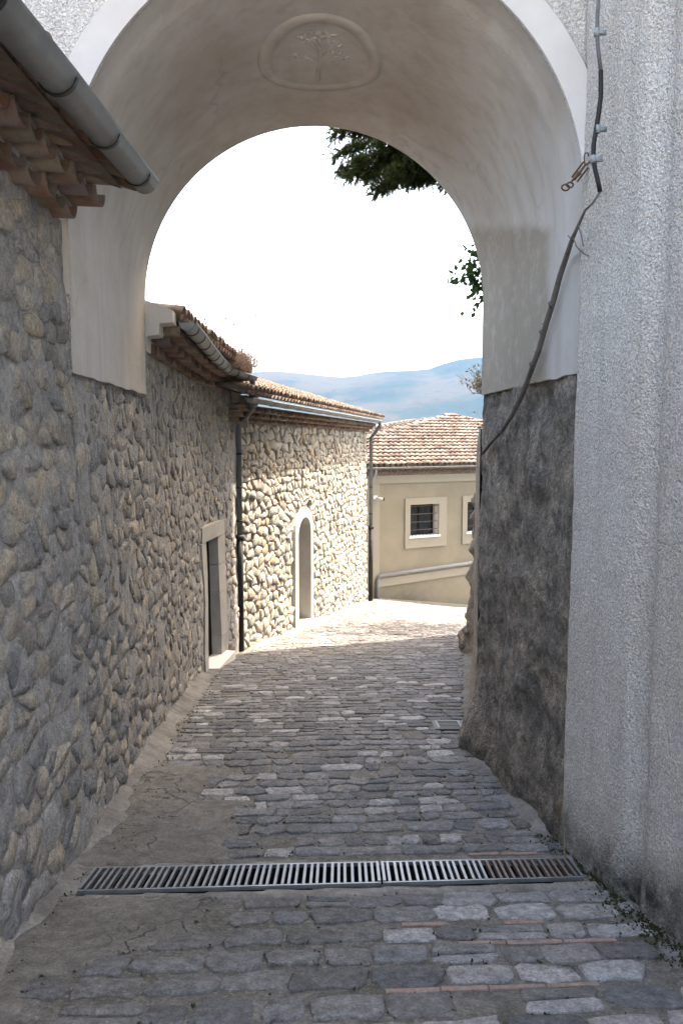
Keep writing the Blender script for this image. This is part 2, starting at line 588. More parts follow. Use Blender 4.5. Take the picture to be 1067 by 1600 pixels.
def visible_px(V, face_cos=1.0):
    """apparent size in photo pixels of a bunch of points"""
    xs = []; ys = []
    for v in V:
        if v.y < .3: return 0
        d = v.y * CP - v.z * SP
        u = v.x / d * F + 533.5
        w_ = 800 - (v.y * SP + v.z * CP) / d * F
        xs.append(u); ys.append(w_)
    cx, cy = sum(xs) / len(xs), sum(ys) / len(ys)
    if cx < -15 or cx > 1082 or cy < -15 or cy > 1615: return 0
    return (max(xs) - min(xs)) * (max(ys) - min(ys))


def masonry(parent, polys, surf, keep, H, m, tintf, rnd, gap=.010, limit=298, name='stone', expose=.5):
    out = []
    for P in polys:
        cx = sum(p[0] for p in P) / len(P); cz = sum(p[1] for p in P) / len(P)
        if not keep(cx, cz, P): continue
        if abs(poly_area(P)) < .0015: continue
        h = H * rnd.uniform(.55, 1.35)
        r = stone_mesh(P, surf, h, rnd, gap)
        if r: out.append((visible_px(r[0]), r, tintf(rnd)))
    out.sort(key=lambda q: -q[0])
    def bare(V):
        n = (len(V) - 1) // 3
        e = rnd.uniform(.45, 1.1) if rnd.random() < expose else 0.0
        k0 = rnd.uniform(0, 9)
        return [0.0] * n + [e * .12] * n + [e * max(0, .62 + .7 * mnoise.noise(V[2 * n + i] * 7 + Vector((k0, 0, 0)))) for i in range(n)] + [e]
    for k, (a, (V, Fc), t) in enumerate(out[:limit]):
        c = sum(V, Vector()) / len(V)
        mk(name, V, Fc, m, parent, smooth=True, tint=t, origin=c, dirt=bare(V))
    rest = MB(); D_ = []
    for a, (V, Fc), t in out[limit:]:
        rest.add(V, Fc, t); D_ += bare(V)
    if rest.V:
        rest.build('stonework', m, parent, smooth=True, kind='stuff', dirt=D_)
    return len(out)


def grid_wall(name, surf, u0, u1, zb, zt, step, m, parent, hole=None, h=0.0, zstep=None, dirtf=None, smooth=True, zn=None, lump=0.0):
    nu = max(2, int((u1 - u0) / step)); nzz = zn or max(2, int(3.8 / (zstep or step)))
    V = []; Fc = []; D = []
    for i in range(nu + 1):
        u = lerp(u0, u1, i / nu)
        a, b = zb(u), zt(u)
        for j in range(nzz + 1):
            z = lerp(a, b, j / nzz)
            p = surf(u, z, h + lump * (fb(u, z, 6, 4.5, 4)) + lump * .5 * nz(u, z, 3, 1.2))
            V.append(p)
            if dirtf: D.append(dirtf(u, z))
    for i in range(nu):
        for j in range(nzz):
            if hole:
                u = lerp(u0, u1, (i + .5) / nu); z = lerp(zb(u), zt(u), (j + .5) / nzz)
                if hole(u, z): continue
            a = i * (nzz + 1) + j
            Fc.append((a, a + nzz + 1, a + nzz + 2, a + 1))
    return mk(name, V, Fc, m, parent, smooth=smooth, dirt=D if dirtf else None)


# ------------------------------------------------------------------ ground, hills
def hill_h(x, y):
    # valley floor, then a first bare ridge on the left and a taller one behind to the right
    v = -75 + 18 * fb(x, y, 5, .0016, 4)
    r1 = 133 + 26 * ss(150, -500, x) * 0 + 7 * nz(x, 0, 1, .004)
    px = 533.5 + F * x / 1500.0
    crest = pl([(-600, 540), (100, 560), (300, 580), (395, 585), (440, 583), (480, 586), (530, 592), (560, 590), (585, 584), (640, 581), (665, 579), (690, 569), (715, 563), (760, 561), (900, 575), (1600, 560)], px)
    zc = ray(533, crest)[1] * 1500.0
    k = ss(330, 1500, y)
    z = lerp(v, zc, k ** 1.25)
    z += (14 * fb(x, y, 2, .0042, 5) + 6 * fb(x, y, 8, .013, 4)) * math.sin(math.pi * min(1, k)) ** .8
    # folds running down the slope
    z -= 16 * abs(nz(x * .006 + y * .0015, y * .0011, 4)) * math.sin(math.pi * min(1, k))
    if y > 1500: z -= (y - 1500) * .12
    return z


def terrain():
    V = []; Fc = []
    ys = [-60, -20, 0, 10, 20, 30, 36, 45, 60, 80, 110, 150, 200, 260, 330] + [330 + 26 * i for i in range(1, 50)] + [1700, 2000, 2600]
    xs = [-1900, -1500, -1200] + [-1000 + 25 * i for i in range(81)] + [1200, 1500, 1900]
    xs = [x for x in xs]
    for y in ys:
        for x in xs:
            near = G0(min(max(y, -4), 40)) - .8
            if y > 36: near = -6.9 - (y - 36) * .30
            z = max(near, -75) if y < 330 else hill_h(x, y)
            if 110 < y < 330:
                z = lerp(max(near, -75), hill_h(x, y), ss(110, 330, y))
            V.append((x, y, z))
    n = len(xs)
    for i in range(len(ys) - 1):
        for j in range(n - 1):
            a = i * n + j
            Fc.append((a, a + 1, a + n + 1, a + n))
    return V, Fc


M['hills'] = mat('hills', (.018, .032, .03), (.032, .044, .036), .006, c3=(.052, .052, .042), scale3=.0048, amt3=1.0, bump=0.0, bdist=.1, thr=(.47, .56),
                 speck=.55, speck_c=(.018, .028, .02), speck_scale=.035, spec=0.0, rough=1.0)
V, Fc = terrain()
o = mk('hills', V, Fc, M['hills'], None, smooth=True, origin=(0, 0, -6), kind='structure')
o['label'] = 'bare and wooded hills beyond the valley'

# ------------------------------------------------------------------ road
def left_x(y):
    return pl([(-4, -1.40), (3.2, -1.43), (4.5, -1.47), (6.66, -1.58), (9.7, -1.76), (11, -1.80), (12.4, -1.60), (24.5, .74), (26, .9), (36, .9)], y)


def right_x(y):
    return pl([(-4, 2.4), (3.26, 1.43), (4.5, 1.27), (6.66, 1.14), (7.2, 1.2), (12.3, 1.98), (13.5, 1.95), (14.5, 2.9), (20, 4.2), (25, 5.5), (36, 7.0)], y)


V = []; Fc = []
ys = [-1.7 + .12 * i for i in range(0, 118)] + [12.4 + .3 * i for i in range(0, 76)]
ys = sorted(set(round(y, 3) for y in ys))
nx_ = 44
for y in ys:
    a, b = left_x(y) - .35, right_x(y) + .5
    for i in range(nx_ + 1):
        x = lerp(a, b, i / nx_)
        V.append((x, y, G(x, y) + .006 * nz(x, y, 0, 9)))
for i in range(len(ys) - 1):
    for j in range(nx_):
        y_ = (ys[i] + ys[i + 1]) / 2
        a = i * (nx_ + 1) + j
        xm = (V[a][0] + V[a + 1][0]) / 2
        if 3.80 + .07 * (xm + 1.27) < y_ < 4.10 + .055 * (xm + 1.27) and -1.28 < xm < 1.22: continue
        Fc.append((a, a + 1, a + nx_ + 2, a + nx_ + 1))
road = mk('road', V, Fc, M['joint'], None, smooth=True, origin=(0, 4, -2.2), kind='structure')
road['label'] = 'cobbled lane running down through the arch'

# pale sunlit square added unseen behind the viewer to bounce light forward
V = []; Fc = []
for i in range(31):
    for j in range(21):
        x, y = -14 + i * 1.0, -21.7 + j * 1.0
        V.append((x, y, G0(max(y, -4.5)) + .02 * nz(x, y, 0, .4)))
for i in range(30):
    for j in range(20):
        a = i * 21 + j; Fc.append((a, a + 21, a + 22, a + 1))
M['square'] = mat('square', (.44, .42, .38), (.54, .52, .48), 2, bump=.5, bscale=20, bdist=.02)
o = mk('bounce_pavement', V, Fc, M['square'], None, smooth=True, kind='structure')

# cement areas (in plan), where no stones are laid
def in_cement(x, y):
    w_ = .13 * nz(x, y, 7, 2.2)
    if y < 3.83 and y > 3.0 and x < -.62 + w_ - .35 * ss(3.4, 3.0, y): return True
    if y < 3.0 and x < -1.15 + w_ and y > 2.7: return True
    if 4.1 < y < 5.25 and x < -.62 + w_ + .1 * math.sin(y * 5): return True
    if 5.25 <= y < 6.0 and x < -.92 + w_: return True
    return False


def tilt(x, y=0.0):
    return .055 * x + .035 * nz(x, y, 0, .9)


rnd = random.Random(11)
stones = []      # (px size, V, F, tint)
bricks = []


def W_small(a, b): return b - a < .06


def brick_mesh(x0, x1, y0, y1, rnd):
    V = []
    a = [(x0 + .003, y0), (x1 - .003, y0 + rnd.uniform(-.004, .004)), (x1 - .003, y1), ((x0 + x1) / 2 + rnd.uniform(-.05, .05), y1 + rnd.uniform(-.006, .003)), (x0 + .003, y1)]
    n = len(a)
    for s, z in ((0, -.02), (0, .006), (.003, .009)):
        for x, y in a:
            X = x + (s if x < (x0 + x1) / 2 else -s); Y = y + (s if y < (y0 + y1) / 2 else -s)
            V.append(Vector((X, Y + tilt(X, Y), G(X, Y + tilt(X, Y)) + z)))
    Fc = []
    for r in range(2):
        for i in range(n):
            k = (i + 1) % n
            Fc.append((r * n + i, r * n + k, (r + 1) * n + k, (r + 1) * n + i))
    Fc.append(tuple(range(2 * n, 3 * n)))
    return V, Fc


def paving_stone(x0, x1, y0, y1, rnd, h=.010, g=.006):
    if W_small(y0, y1): return brick_mesh(x0, x1, y0, y1, rnd)
    x0 += g; x1 -= g; y0 += g; y1 -= g
    L_, W_ = x1 - x0, y1 - y0
    c = min(L_, W_) * rnd.uniform(.12, .3)
    P = [(x0 + c, y0), (x1 - c, y0), (x1, y0 + c), (x1, y1 - c), (x1 - c, y1), (x0 + c, y1), (x0, y1 - c), (x0, y0 + c)]
    if L_ > .16:
        P.insert(1, (lerp(x0, x1, rnd.uniform(.35, .65)), y0 + rnd.uniform(-.006, .008)))
        P.insert(6, (lerp(x0, x1, rnd.uniform(.35, .65)), y1 + rnd.uniform(-.008, .006)))
    j = min(.018, W_ * .15)
    P = [(x + rnd.uniform(-j, j), y + rnd.uniform(-j, j)) for x, y in P]
    n = len(P)
    cx, cy = (x0 + x1) / 2, (y0 + y1) / 2
    tx, ty = rnd.uniform(-.02, .02), rnd.uniform(-.035, .035)
    hh = h * rnd.uniform(.55, 1.3)
    V = []
    for s, z in ((1.02, -.02), (1.0, hh * .7), (.92, hh)):
        for x, y in P:
            X = cx + (x - cx) * s; Y = cy + (y - cy) * s
            zz = z + (tx * (X - cx) + ty * (Y - cy) if z > 0 else 0) + (.004 * nz(X, Y, 2, 22) if z > 0 else 0)
            V.append(Vector((X, Y + tilt(X, Y), G(X, Y + tilt(X, Y)) + zz)))
    V.append(Vector((cx, cy + tilt(cx, cy), G(cx, cy + tilt(cx, cy)) + hh + .002)))
    Fc = []
    for r in range(2):
        for i in range(n):
            k = (i + 1) % n
            Fc.append((r * n + i, r * n + k, (r + 1) * n + k, (r + 1) * n + i))
    for i in range(n): Fc.append((2 * n + i, 2 * n + (i + 1) % n, 3 * n))
    return V, Fc


y = 2.35
row = 0
while y < 33:
    h = rnd.uniform(.13, .185) if y > 4.3 else rnd.uniform(.135, .19)
    brick_row = (y < 4.7 and row % 2 == 0) or (y < 9 and rnd.random() < .1)
    x = left_x(y) + (.2 if y < 11 else .16)
    xr = right_x(y) - (.06 if y < 6.5 else .1)
    while x < xr - .05:
        wd = rnd.choice((.09, .12, .15, .17, .19, .21, .24, .29)) * rnd.uniform(.9, 1.1)
        if y < 4.3: wd = rnd.choice((.18, .22, .25, .28, .31)) * rnd.uniform(.9, 1.1)
        if x + wd > xr: wd = xr - x
        if wd < .06: break
        cx, cy = x + wd / 2, y + h / 2
        Y = cy + tilt(cx, cy)
        ingrate = 3.72 + .07 * (cx + 1.27) < Y < 4.17 + .055 * (cx + 1.27) and abs(cx) < 1.6
        near_grate = 3.72 < Y < 4.38 and (3.64 + .07 * (cx + 1.27) < Y - h / 2 + .0 < 4.17 + .055 * (cx + 1.27) or 3.72 + .07 * (cx + 1.27) < Y + h / 2 < 4.22 + .055 * (cx + 1.27))
        cem = in_cement(cx, Y)
        if cem and rnd.random() < .16: cem = False
        if not (ingrate or near_grate or cem or rnd.random() < .03):
            dy0 = rnd.uniform(0, .012); dy1 = rnd.uniform(0, .012)
            if wd > .2 and rnd.random() < .1 and h > .13:
                for a, b in ((y, y + h * .5), (y + h * .5, y + h)):
                    r = paving_stone(x, x + wd, a, b, rnd); stones.append((r[0], r[1]))
            else:
                r = paving_stone(x, x + wd, y + dy0, y + h - dy1, rnd); stones.append((r[0], r[1]))
        x += wd
    y += h
    if brick_row and not (3.6 < y < 4.2):
        bx = .25 + rnd.uniform(0, .5)
        end = right_x(y) - rnd.uniform(.25, .55)
        if y > 5: bx = rnd.uniform(-1, .8); end = bx + rnd.uniform(.2, .6)
        if y < 3.6 and rnd.random() < .5: bx = rnd.uniform(-.1, .3)
        while bx < end:
            bw = rnd.uniform(.14, .27)
            if rnd.random() < .5: bricks.append(paving_stone(bx, bx + bw, y + rnd.uniform(-.004, .004), y + rnd.uniform(.024, .036), rnd))
            bx += bw
        y += .038
    row += 1


def pave_tint(v, rnd):
    c = v
    base = lerp(.15, .27, rnd.random() ** 1.2)
    if rnd.random() < .16: base = rnd.uniform(.32, .46)
    if c.y < 4.3 and c.x > .4 and rnd.random() < .5: base = rnd.uniform(.3, .42)
    if c.y > 10: base = lerp(base, .22, .5)
    if in_cement(c.x, c.y): base = rnd.uniform(.16, .24)
    warm = rnd.uniform(-.015, .012) + (.02 if c.y > 12 else 0)
    return (base - .002 + warm * .6, base + .002, base + .006 - warm * .6)


pl_ = []
for Vv, Ff in stones:
    c = sum(Vv, Vector()) / len(Vv)
    pl_.append((visible_px(Vv), Vv, Ff, pave_tint(c, rnd), c))
pl_.sort(key=lambda q: -q[0])
for a, Vv, Ff, t, c in pl_[:280]:
    mk('paving_stone', Vv, Ff, M['paving'], road, smooth=True, tint=t, origin=c)
rest = MB()
for a, Vv, Ff, t, c in pl_[280:]: rest.add(Vv, Ff, t)
rest.build('cobbles', M['paving'], road, smooth=True, kind='stuff')
for Vv, Ff in bricks:
    c = sum(Vv, Vector()) / len(Vv)
    mk('brick', Vv, Ff, M['brick'], road, smooth=False, origin=c)

# cement patches (thin uneven sheets 6-12 mm above the bed)
def patch(name, inside, x0, x1, y0, y1, step, h, m, label):
    nx = int((x1 - x0) / step); ny = int((y1 - y0) / step)
    V = []; Fc = []; idx = {}
    for i in range(nx + 1):
        for j in range(ny + 1):
            x, y = x0 + i * step, y0 + j * step
            if inside(x, y):
                idx[(i, j)] = len(V)
                e = all(inside(x + a, y + b) for a, b in ((step, 0), (-step, 0), (0, step), (0, -step)))
                V.append((x, y, G(x, y) + (h if e else -.004) + .005 * fb(x, y, 4, 5, 4)))
    for (i, j), a in idx.items():
        q = [(i, j), (i + 1, j), (i + 1, j + 1), (i, j + 1)]
        if all(k in idx for k in q): Fc.append(tuple(idx[k] for k in q))
    o = mk(name, V, Fc, m, road, smooth=True, label=label)


patch('cement_patch', lambda x, y: in_cement(x, y) and x > left_x(y) - .1 and y < 3.80 + .07 * (x + 1.27), -1.7, -.2, 2.6, 3.85, .03, .012, M['cement'], 'cracked grey cement patch before the grate')
patch('cement_patch', lambda x, y: in_cement(x, y) and x > left_x(y) - .1 and y > 4.14 + .055 * (x + 1.27), -1.7, -.2, 4.1, 6.1, .03, .012, M['cement'], 'cracked grey cement patch beyond the grate')
# cement bed on both sides of the grate
def bed_in(x, y):
    n = .05 * nz(x, y, 9, 3)
    lo = 3.80 + .07 * (x + 1.27); hi = 4.10 + .055 * (x + 1.27)
    return x < 1.3 and x > -1.45 and ((lo - .12 + n < y < lo - .003) or (hi + .003 < y < hi + .07 + n))
patch('cement_bed', bed_in, -1.5, 1.35, 3.5, 4.5, .02, .012, M['pale_cement'], 'cement bed on both sides of the grate')

# cement skirts along the wall feet
def skirt(name, side, y0, y1, wid, hei, m, label):
    V = []; Fc = []
    n = int((y1 - y0) / .06)
    for i in range(n + 1):
        y = lerp(y0, y1, i / n)
        k = 1 + .55 * nz(0, y, side * 5, 1.3) + .35 * nz(3, y, 2, 5)
        e = min(1, ss(y0 - .01, y0 + .3, y) + .1, ss(y1 + .01, y1 - .3, y) + .1)
        ww, hh = wid * k * e, hei * k * e
        xw = left_x(y) if side < 0 else right_x(y)
        for j in range(7):
            s = j / 6
            x = xw - side * (-.06 + (ww + .06) * s) if side > 0 else xw + (-.06 + (ww + .06) * s)
            z = G(x, y) + hh * (1 - s) ** 1.6 - .006 + .012 * (1 - s) + .008 * fb(x, y, 1, 6, 3)
            V.append((x, y, z))
    for i in range(n):
        for j in range(6):
            a = i * 7 + j
            f = (a, a + 1, a + 8, a + 7)
            Fc.append(f if side < 0 else tuple(reversed(f)))
    mk(name, V, Fc, m, road, smooth=True, label=label)


skirt('cement_skirt', -1, -2, 10.4, .20, .11, M['pale_cement'], 'sloping cement skirt along the foot of the dark stone wall')
skirt('cement_skirt', -1, 12.6, 24.3, .22, .08, M['pale_cement'], 'sloping cement skirt along the foot of the sunlit wall')
skirt('cement_skirt', 1, 4.42, 6.75, .18, .10, M['pale_cement'], 'smooth grey cement skirt at the foot of the dark pier')

# drain channel under the grates
V = []; Fc = []
mb = MB()
def gy(x, k):
    return lerp(3.80 + .07 * (x + 1.27), 4.10 + .055 * (x + 1.27), k)
prof = [(0, .0), (0, -.22), (1, -.22), (1, .0)]
xs = [-1.28 + i * (2.50) / 10 for i in range(11)]
for x in xs:
    for k, z in prof: V.append((x, gy(x, k), G(x, gy(x, k)) + z))
for i in range(10):
    for j in range(3):
        a = i * 4 + j; Fc.append((a, a + 4, a + 5, a + 1))
Fc.append((0, 1, 2, 3)); Fc.append((43, 42, 41, 40))
mk('drain_channel', V, Fc, M['void'], road, label='dark drain channel under the grates')


def grate(x0, x1, nb, m, m2, label):
    root = empty('drain_grate', ((x0 + x1) / 2, gy((x0 + x1) / 2, .5), G(0, gy(x0, .5)) - .02), label, 'drain grate', 'drain grates across the lane')
    z = lambda x, k: G0(gy(x, k)) + .010
    fr = MB()
    P = lambda x, k, dz=0: Vector((x, gy(x, k), z(x, k) + dz))
    def bar(a, b, hw, hd, mbx):
        d = (b - a).normalized(); s = d.cross(Vector((0, 0, 1))).normalized(); u = s.cross(d)
        mbx.box((a + b) / 2, ((b - a).length / 2, hw, hd), d, s, u)
    bar(P(x0, 0.02), P(x1, .02), .005, .010, fr)
    bar(P(x0, .98), P(x1, .98), .005, .010, fr)
    bar(P(x0 + .008, .04), P(x0 + .008, .96), .007, .016, fr)
    bar(P(x1 - .008, .04), P(x1 - .008, .96), .007, .016, fr)
    fr.build('grate_frame', m, root)
    for i in range(nb):
        k = (i + 1) / (nb + 1)
        x = lerp(x0, x1, k) + .003 * math.sin(i * 1.7)
        b = MB(); bar(P(x, .05, -.003), P(x, .95, -.003), .0068, .013, b)
        b.build('grate_bar', m2 if (m2 and x > .75) else m, root, origin=P(x, .5))
    return root


grate(-1.27, .195, 41, M['galv'], None, 'long bare galvanised drain grate reaching the dark rubble wall')
grate(.205, 1.215, 28, M['galv'], M['rust_galv'], 'shorter drain grate with browned rusty bars at the whitewashed wall')

# ------------------------------------------------------------------ left stone house (shaded, beside the camera and under the arch)
house_a = empty('stone_house', (-2.5, 5, -2.4), 'shaded rubble stone house with dark tile cornice, running under the arch', 'house')
pathA = [(-1.42, -3.0), (-1.445, 3.2), (-1.475, 4.5), (-1.625, 6.66), (-1.80, 9.7), (-1.84, 11.0), (-1.62, 12.42)]
surfA, cumA, planA = path_surface(pathA, 0.012, .022, 3.0, 1.1)
UA = lambda y: pl([(p[1], c) for p, c in zip(pathA, cumA)], y)
YA = lambda u: pl([(c, p[1]) for p, c in zip(pathA, cumA)], u)


def topA(u):
    y = YA(u)
    if y < 4.52: return 1.16
    if y < 6.64: return .50
    return .755


DOOR_A = (UA(10.74), UA(11.44), -3.03, -1.30)     # opening u0,u1,z0,z1
FR_A = (UA(10.42), UA(11.76), -3.3, -1.10)


def holeA(u, z):
    return DOOR_A[0] - .02 < u < DOOR_A[1] + .02 and z < DOOR_A[3] + .02


wallA = grid_wall('wall', surfA, 0, cumA[-1], lambda u: G0(YA(u)) - .15, topA, .05, M['mortar'], house_a, holeA, h=.013, lump=.017)
rnd = random.Random(21)


def tintA(r):
    v = r.uniform(.72, 1.12)
    if r.random() < .05: return (1.08 * v, 1.0 * v, .88 * v)
    if r.random() < .05: return (1.3, 1.25, 1.18)
    wv = r.uniform(-.03, .04)
    return (v + wv, v, v - wv)


polys = cells(0, cumA[-1], -4.0, 1.2, .185, .132, rnd, .5)


def keepA(cu, cz, P):
    y = YA(cu)
    if y < 2.0: return False
    zt = max(p[1] for p in P); zb = min(p[1] for p in P)
    top = 1.17 if y < 4.48 else (.42 if y < 6.66 else .76)
    if zt > top + .03: return False
    if 4.47 < max(YA(p[0]) for p in P) and min(YA(p[0]) for p in P) < 6.7 and zt > .44 and y > 4.3: return False
    if zt < G0(y): return False
    if FR_A[0] - .02 < cu < FR_A[1] + .02 and cz < FR_A[3] + .03: return False
    for p in P:
        if FR_A[0] + .02 < p[0] < FR_A[1] - .02 and p[1] < FR_A[3] - .02: return False
    return max(p[0] for p in P) < cumA[-1] + .03


nA = masonry(wallA, polys, surfA, keepA, .021, M['wall_stone'], tintA, rnd, gap=.007)
# end return of wall at the downpipe corner
mb = MB()
e0 = surfA(cumA[-1], 0, 0)
mb.add([(e0.x, e0.y, -3.6), (e0.x, e0.y, .76), (e0.x - 3, e0.y + .0, .76), (e0.x - 3, e0.y, -3.6)], [(0, 1, 2, 3)])
mb.build('end_wall', M['mortar'], house_a)


# square door
def door_frame_rect(parent, surf, op, fr, proud, depth, m, m_in, leaf_m, zfloor, blocks=True):
    u0, u1, z0, z1 = op
    a0, a1, b0, b1 = fr
    r = random.Random(5)
    def block(ua, ub, za, zb):
        V = []
        for h in (-depth, proud):
            for (u, z) in ((ua, za), (ub, za), (ub, zb), (ua, zb)):
                V.append(surf(u, z, h))
        mk('frame_stone', V, [(0, 3, 2, 1), (4, 5, 6, 7), (0, 1, 5, 4), (1, 2, 6, 5), (2, 3, 7, 6), (3, 0, 4, 7)], m, fpart, origin=V[0])
    V = []
    fpart = mk('door_frame', [surf(u0 - .02, z0 - .2, -depth - .03), surf(u1 + .02, z0 - .2, -depth - .03), surf(u1 + .02, z1 + .02, -depth - .03), surf(u0 - .02, z1 + .02, -depth - .03)], [(0, 1, 2, 3)], leaf_m, parent)
    for (ua, ub) in ((a0, u0), (u1, a1)):
        z = z0 - .15
        hs = [.45, .62, .4, .6, .3]
        for q in hs:
            zt = min(z + q, z1)
            if zt - z > .05: block(ua + r.uniform(-.03, .03) * (ua == a0), ub + r.uniform(-.03, .03) * (ub == a1), z + .004, zt - .004)
            z = zt
    block(a0 + .02, a1 - .04, z1 + .002, b1)
    return fpart


fa = door_frame_rect(house_a, surfA, DOOR_A, FR_A, .035, .13, M['dressed'], M['plaster'], M['door_wood'], -3.03)
# door leaf boards
lf = MB()
dl = MB()
u0, u1, z0, z1 = DOOR_A
nb_ = 5
door = None
for i in range(nb_):
    a, b = lerp(u0, u1, i / nb_) + .004, lerp(u0, u1, (i + 1) / nb_) - .004
    V = []
    for h in (-.125, -.10):
        for (u, z) in ((a, z0), (b, z0), (b, z1), (a, z1)): V.append(surfA(u, z, h))
    FB = [(0, 3, 2, 1), (4, 5, 6, 7), (0, 1, 5, 4), (1, 2, 6, 5), (2, 3, 7, 6), (3, 0, 4, 7)]
    if door is None: door = mk('door', V, FB, M['door_wood'], house_a)
    else: mk('plank', V, FB, M['door_wood'], door)
# threshold slab
V = []
for h in (-.16, .17):
    for (u, z) in ((u0 - .05, G0(10.7) - .2), (u1 + .22, G0(11.7) - .2), (u1 + .22, -2.985), (u0 - .05, -2.985)): V.append(surfA(u, z, h))
mk('door_sill', V, FB, M['house_white'], house_a)


# ---- romanella cornice: inverted half tiles in stepped courses
def half_tile(r0, r1, L, th=.014, seg=6, up=True):
    """tile along +y (0..L), opening down (up=True: crown up)"""
    V = []; Fc = []
    for (y, r) in ((0, r0), (L, r1)):
        for rr in (r, r - th):
            for k in range(seg + 1):
                a = math.pi * k / seg
                V.append(Vector((-math.cos(a) * rr, y, math.sin(a) * rr * .9 * (1 if up else -1))))
    n = seg + 1
    for k in range(seg):
        o0, i0, o1, i1 = k, n + k, 2 * n + k, 3 * n + k
        Fc += [(o0, o0 + 1, o1 + 1, o1), (i0, i1, i1 + 1, i0 + 1), (o0, i0, i0 + 1, o0 + 1), (o1, o1 + 1, i1 + 1, i1)]
    Fc += [(0, 2 * n, 3 * n, n), (seg, n + seg, 3 * n + seg, 2 * n + seg)]
    return V, Fc


def tile_tints(r, old=False):
    if old:
        v = r.uniform(.6, 1.15)
        return (v, v * r.uniform(.9, 1.05), v * r.uniform(.88, 1.1))
    v = r.uniform(.8, 1.18)
    q = r.random()
    if q < .2: return (v * .98, v * 1.05, v * 1.08)
    if q < .35: return (v * .7, v * .62, v * .6)
    return (v, v * .96, v * .92)


def variants(mat_, n, r0, r1, L, up, old, rnd, seg=6):
    out = []
    for i in range(n):
        Vt, Ft = half_tile(r0, r1, L, seg=seg, up=up)
        me_o = mk('tile_source', Vt, Ft, mat_, None, smooth=True, tint=tile_tints(rnd, old), origin=(0, 0, 0))
        me = me_o.data
        bpy.data.objects.remove(me_o)
        me.name = 'roof_tile'
        out.append((me, Vt, Ft))
    return out


def put_mesh(name, me, parent, M4, label=None):
    o = bpy.data.objects.new(name, me)
    col.objects.link(o)
    o.parent = parent
    o.matrix_local = Matrix.Translation(-wl(parent)) @ M4
    return o


def frame_m(o, X, Y, Z):
    Mx = Matrix.Identity(4)
    for i in range(3):
        Mx[i][0] = X[i]; Mx[i][1] = Y[i]; Mx[i][2] = Z[i]; Mx[i][3] = o[i]
    return Mx


rt = random.Random(31)
OLD_DOWN = variants(M['old_tile'], 9, .092, .076, .36, False, True, rt, 7)
OLD_UP = variants(M['old_tile'], 6, .095, .08, .42, True, True, rt, 6)
NEW_UP = variants(M['tile'], 9, .106, .078, .42, True, False, rt, 5)


def cornice(parent, plan, ua, ub, zbase, courses, step_out, dz, pitch=.19, name='cornice_tile', m_slab=None, parts=True, first_out=.0, src=None, limit=300):
    """courses of tiles jutting from the wall, each above and beyond the last, bedded in mortar"""
    src = src or OLD_DOWN
    root = None
    rest = MB()
    cnt = 0
    # mortar bed blocks, stepped
    mb = MB()
    nseg = max(2, int((ub - ua) / .5))
    for c in range(courses):
        za = zbase + c * dz + dz * .72; zb2 = zbase + (c + 1) * dz
        out = first_out + (c + 1) * step_out - .03
        for i in range(nseg):
            a, b = lerp(ua, ub, i / nseg), lerp(ua, ub, (i + 1) / nseg)
            pa, na = plan(a); pb, nbn = plan(b)
            V = []
            for (p, n_) in ((pa, na), (pb, nbn)):
                for (hh, z) in ((-.2, za), (out, za), (out, zb2 + .002 * c), (-.2, zb2 + .002 * c)):
                    q = p + n_ * hh
                    V.append((q.x, q.y, z))
            mb.add(V, [(0, 1, 2, 3), (7, 6, 5, 4), (0, 4, 5, 1), (1, 5, 6, 2), (2, 6, 7, 3)])
    root = mb.build('cornice', m_slab or M['mortar'], parent)
    for c in range(courses):
        u = ua + .09 + (pitch / 2 if c % 2 else 0)
        zt = zbase + c * dz + dz * .78
        out = first_out + (c + 1) * step_out
        while u < ub - .03:
            p, n_ = plan(u)
            t_ = Vector((-n_.y, n_.x, 0))
            pos = p + n_ * (out + rt.uniform(-.012, .012))
            me, Vt, Ft = rt.choice(src)
            rz = rt.uniform(-.05, .05)
            Y = (-n_ + t_ * rz).normalized(); X = Y.cross(Vector((0, 0, 1))).normalized(); Z = X.cross(Y)
            Mx = frame_m((pos.x, pos.y, zt + rt.uniform(-.006, .006)), X, Y, Z)
            vis = visible_px([Mx @ v for v in Vt[:6]])
            if parts and vis > 60 and cnt < limit:
                put_mesh(name, me, root, Mx); cnt += 1
            else:
                col_ = me.color_attributes['tint'].data[0].color[:3]
                rest.add([Mx @ v for v in Vt], Ft, col_)
            u += pitch
    if rest.V:
        rest.build(name + 's' if not parts else 'far_cornice_tiles', M['old_tile'] if src is OLD_DOWN else M['tile'], root, smooth=True, kind='stuff')
    return root


cornice(house_a, planA, UA(-1.5), UA(4.47), 1.15, 3, .105, .085, pitch=.185)
cornice(house_a, planA, UA(6.94), cumA[-1] - .05, .755, 3, .10, .07, pitch=.185)


def sweep(name, path, prof, m, parent, closed=False, smooth=True, updir=Vector((0, 0, 1)), cap=False, **k):
    """sweep profile [(out, up)] along a path; out = right-hand side"""
    V = []; Fc = []
    P = [Vector(p) for p in path]
    n = len(prof)
    for i, p in enumerate(P):
        d = (P[min(i + 1, len(P) - 1)] - P[max(i - 1, 0)]); d.z = 0; d.normalize()
        s = Vector((d.y, -d.x, 0))
        for a, b in prof: V.append(p + s * a + updir * b)
    for i in range(len(P) - 1):
        for j in range(n if closed else n - 1):
            j2 = (j + 1) % n
            Fc.append((i * n + j, (i + 1) * n + j, (i + 1) * n + j2, i * n + j2))
    if cap:
        Fc.append(tuple(range(n))); Fc.append(tuple(reversed(range((len(P) - 1) * n, len(P) * n))))
    return mk(name, V, Fc, m, parent, smooth=smooth, **k)


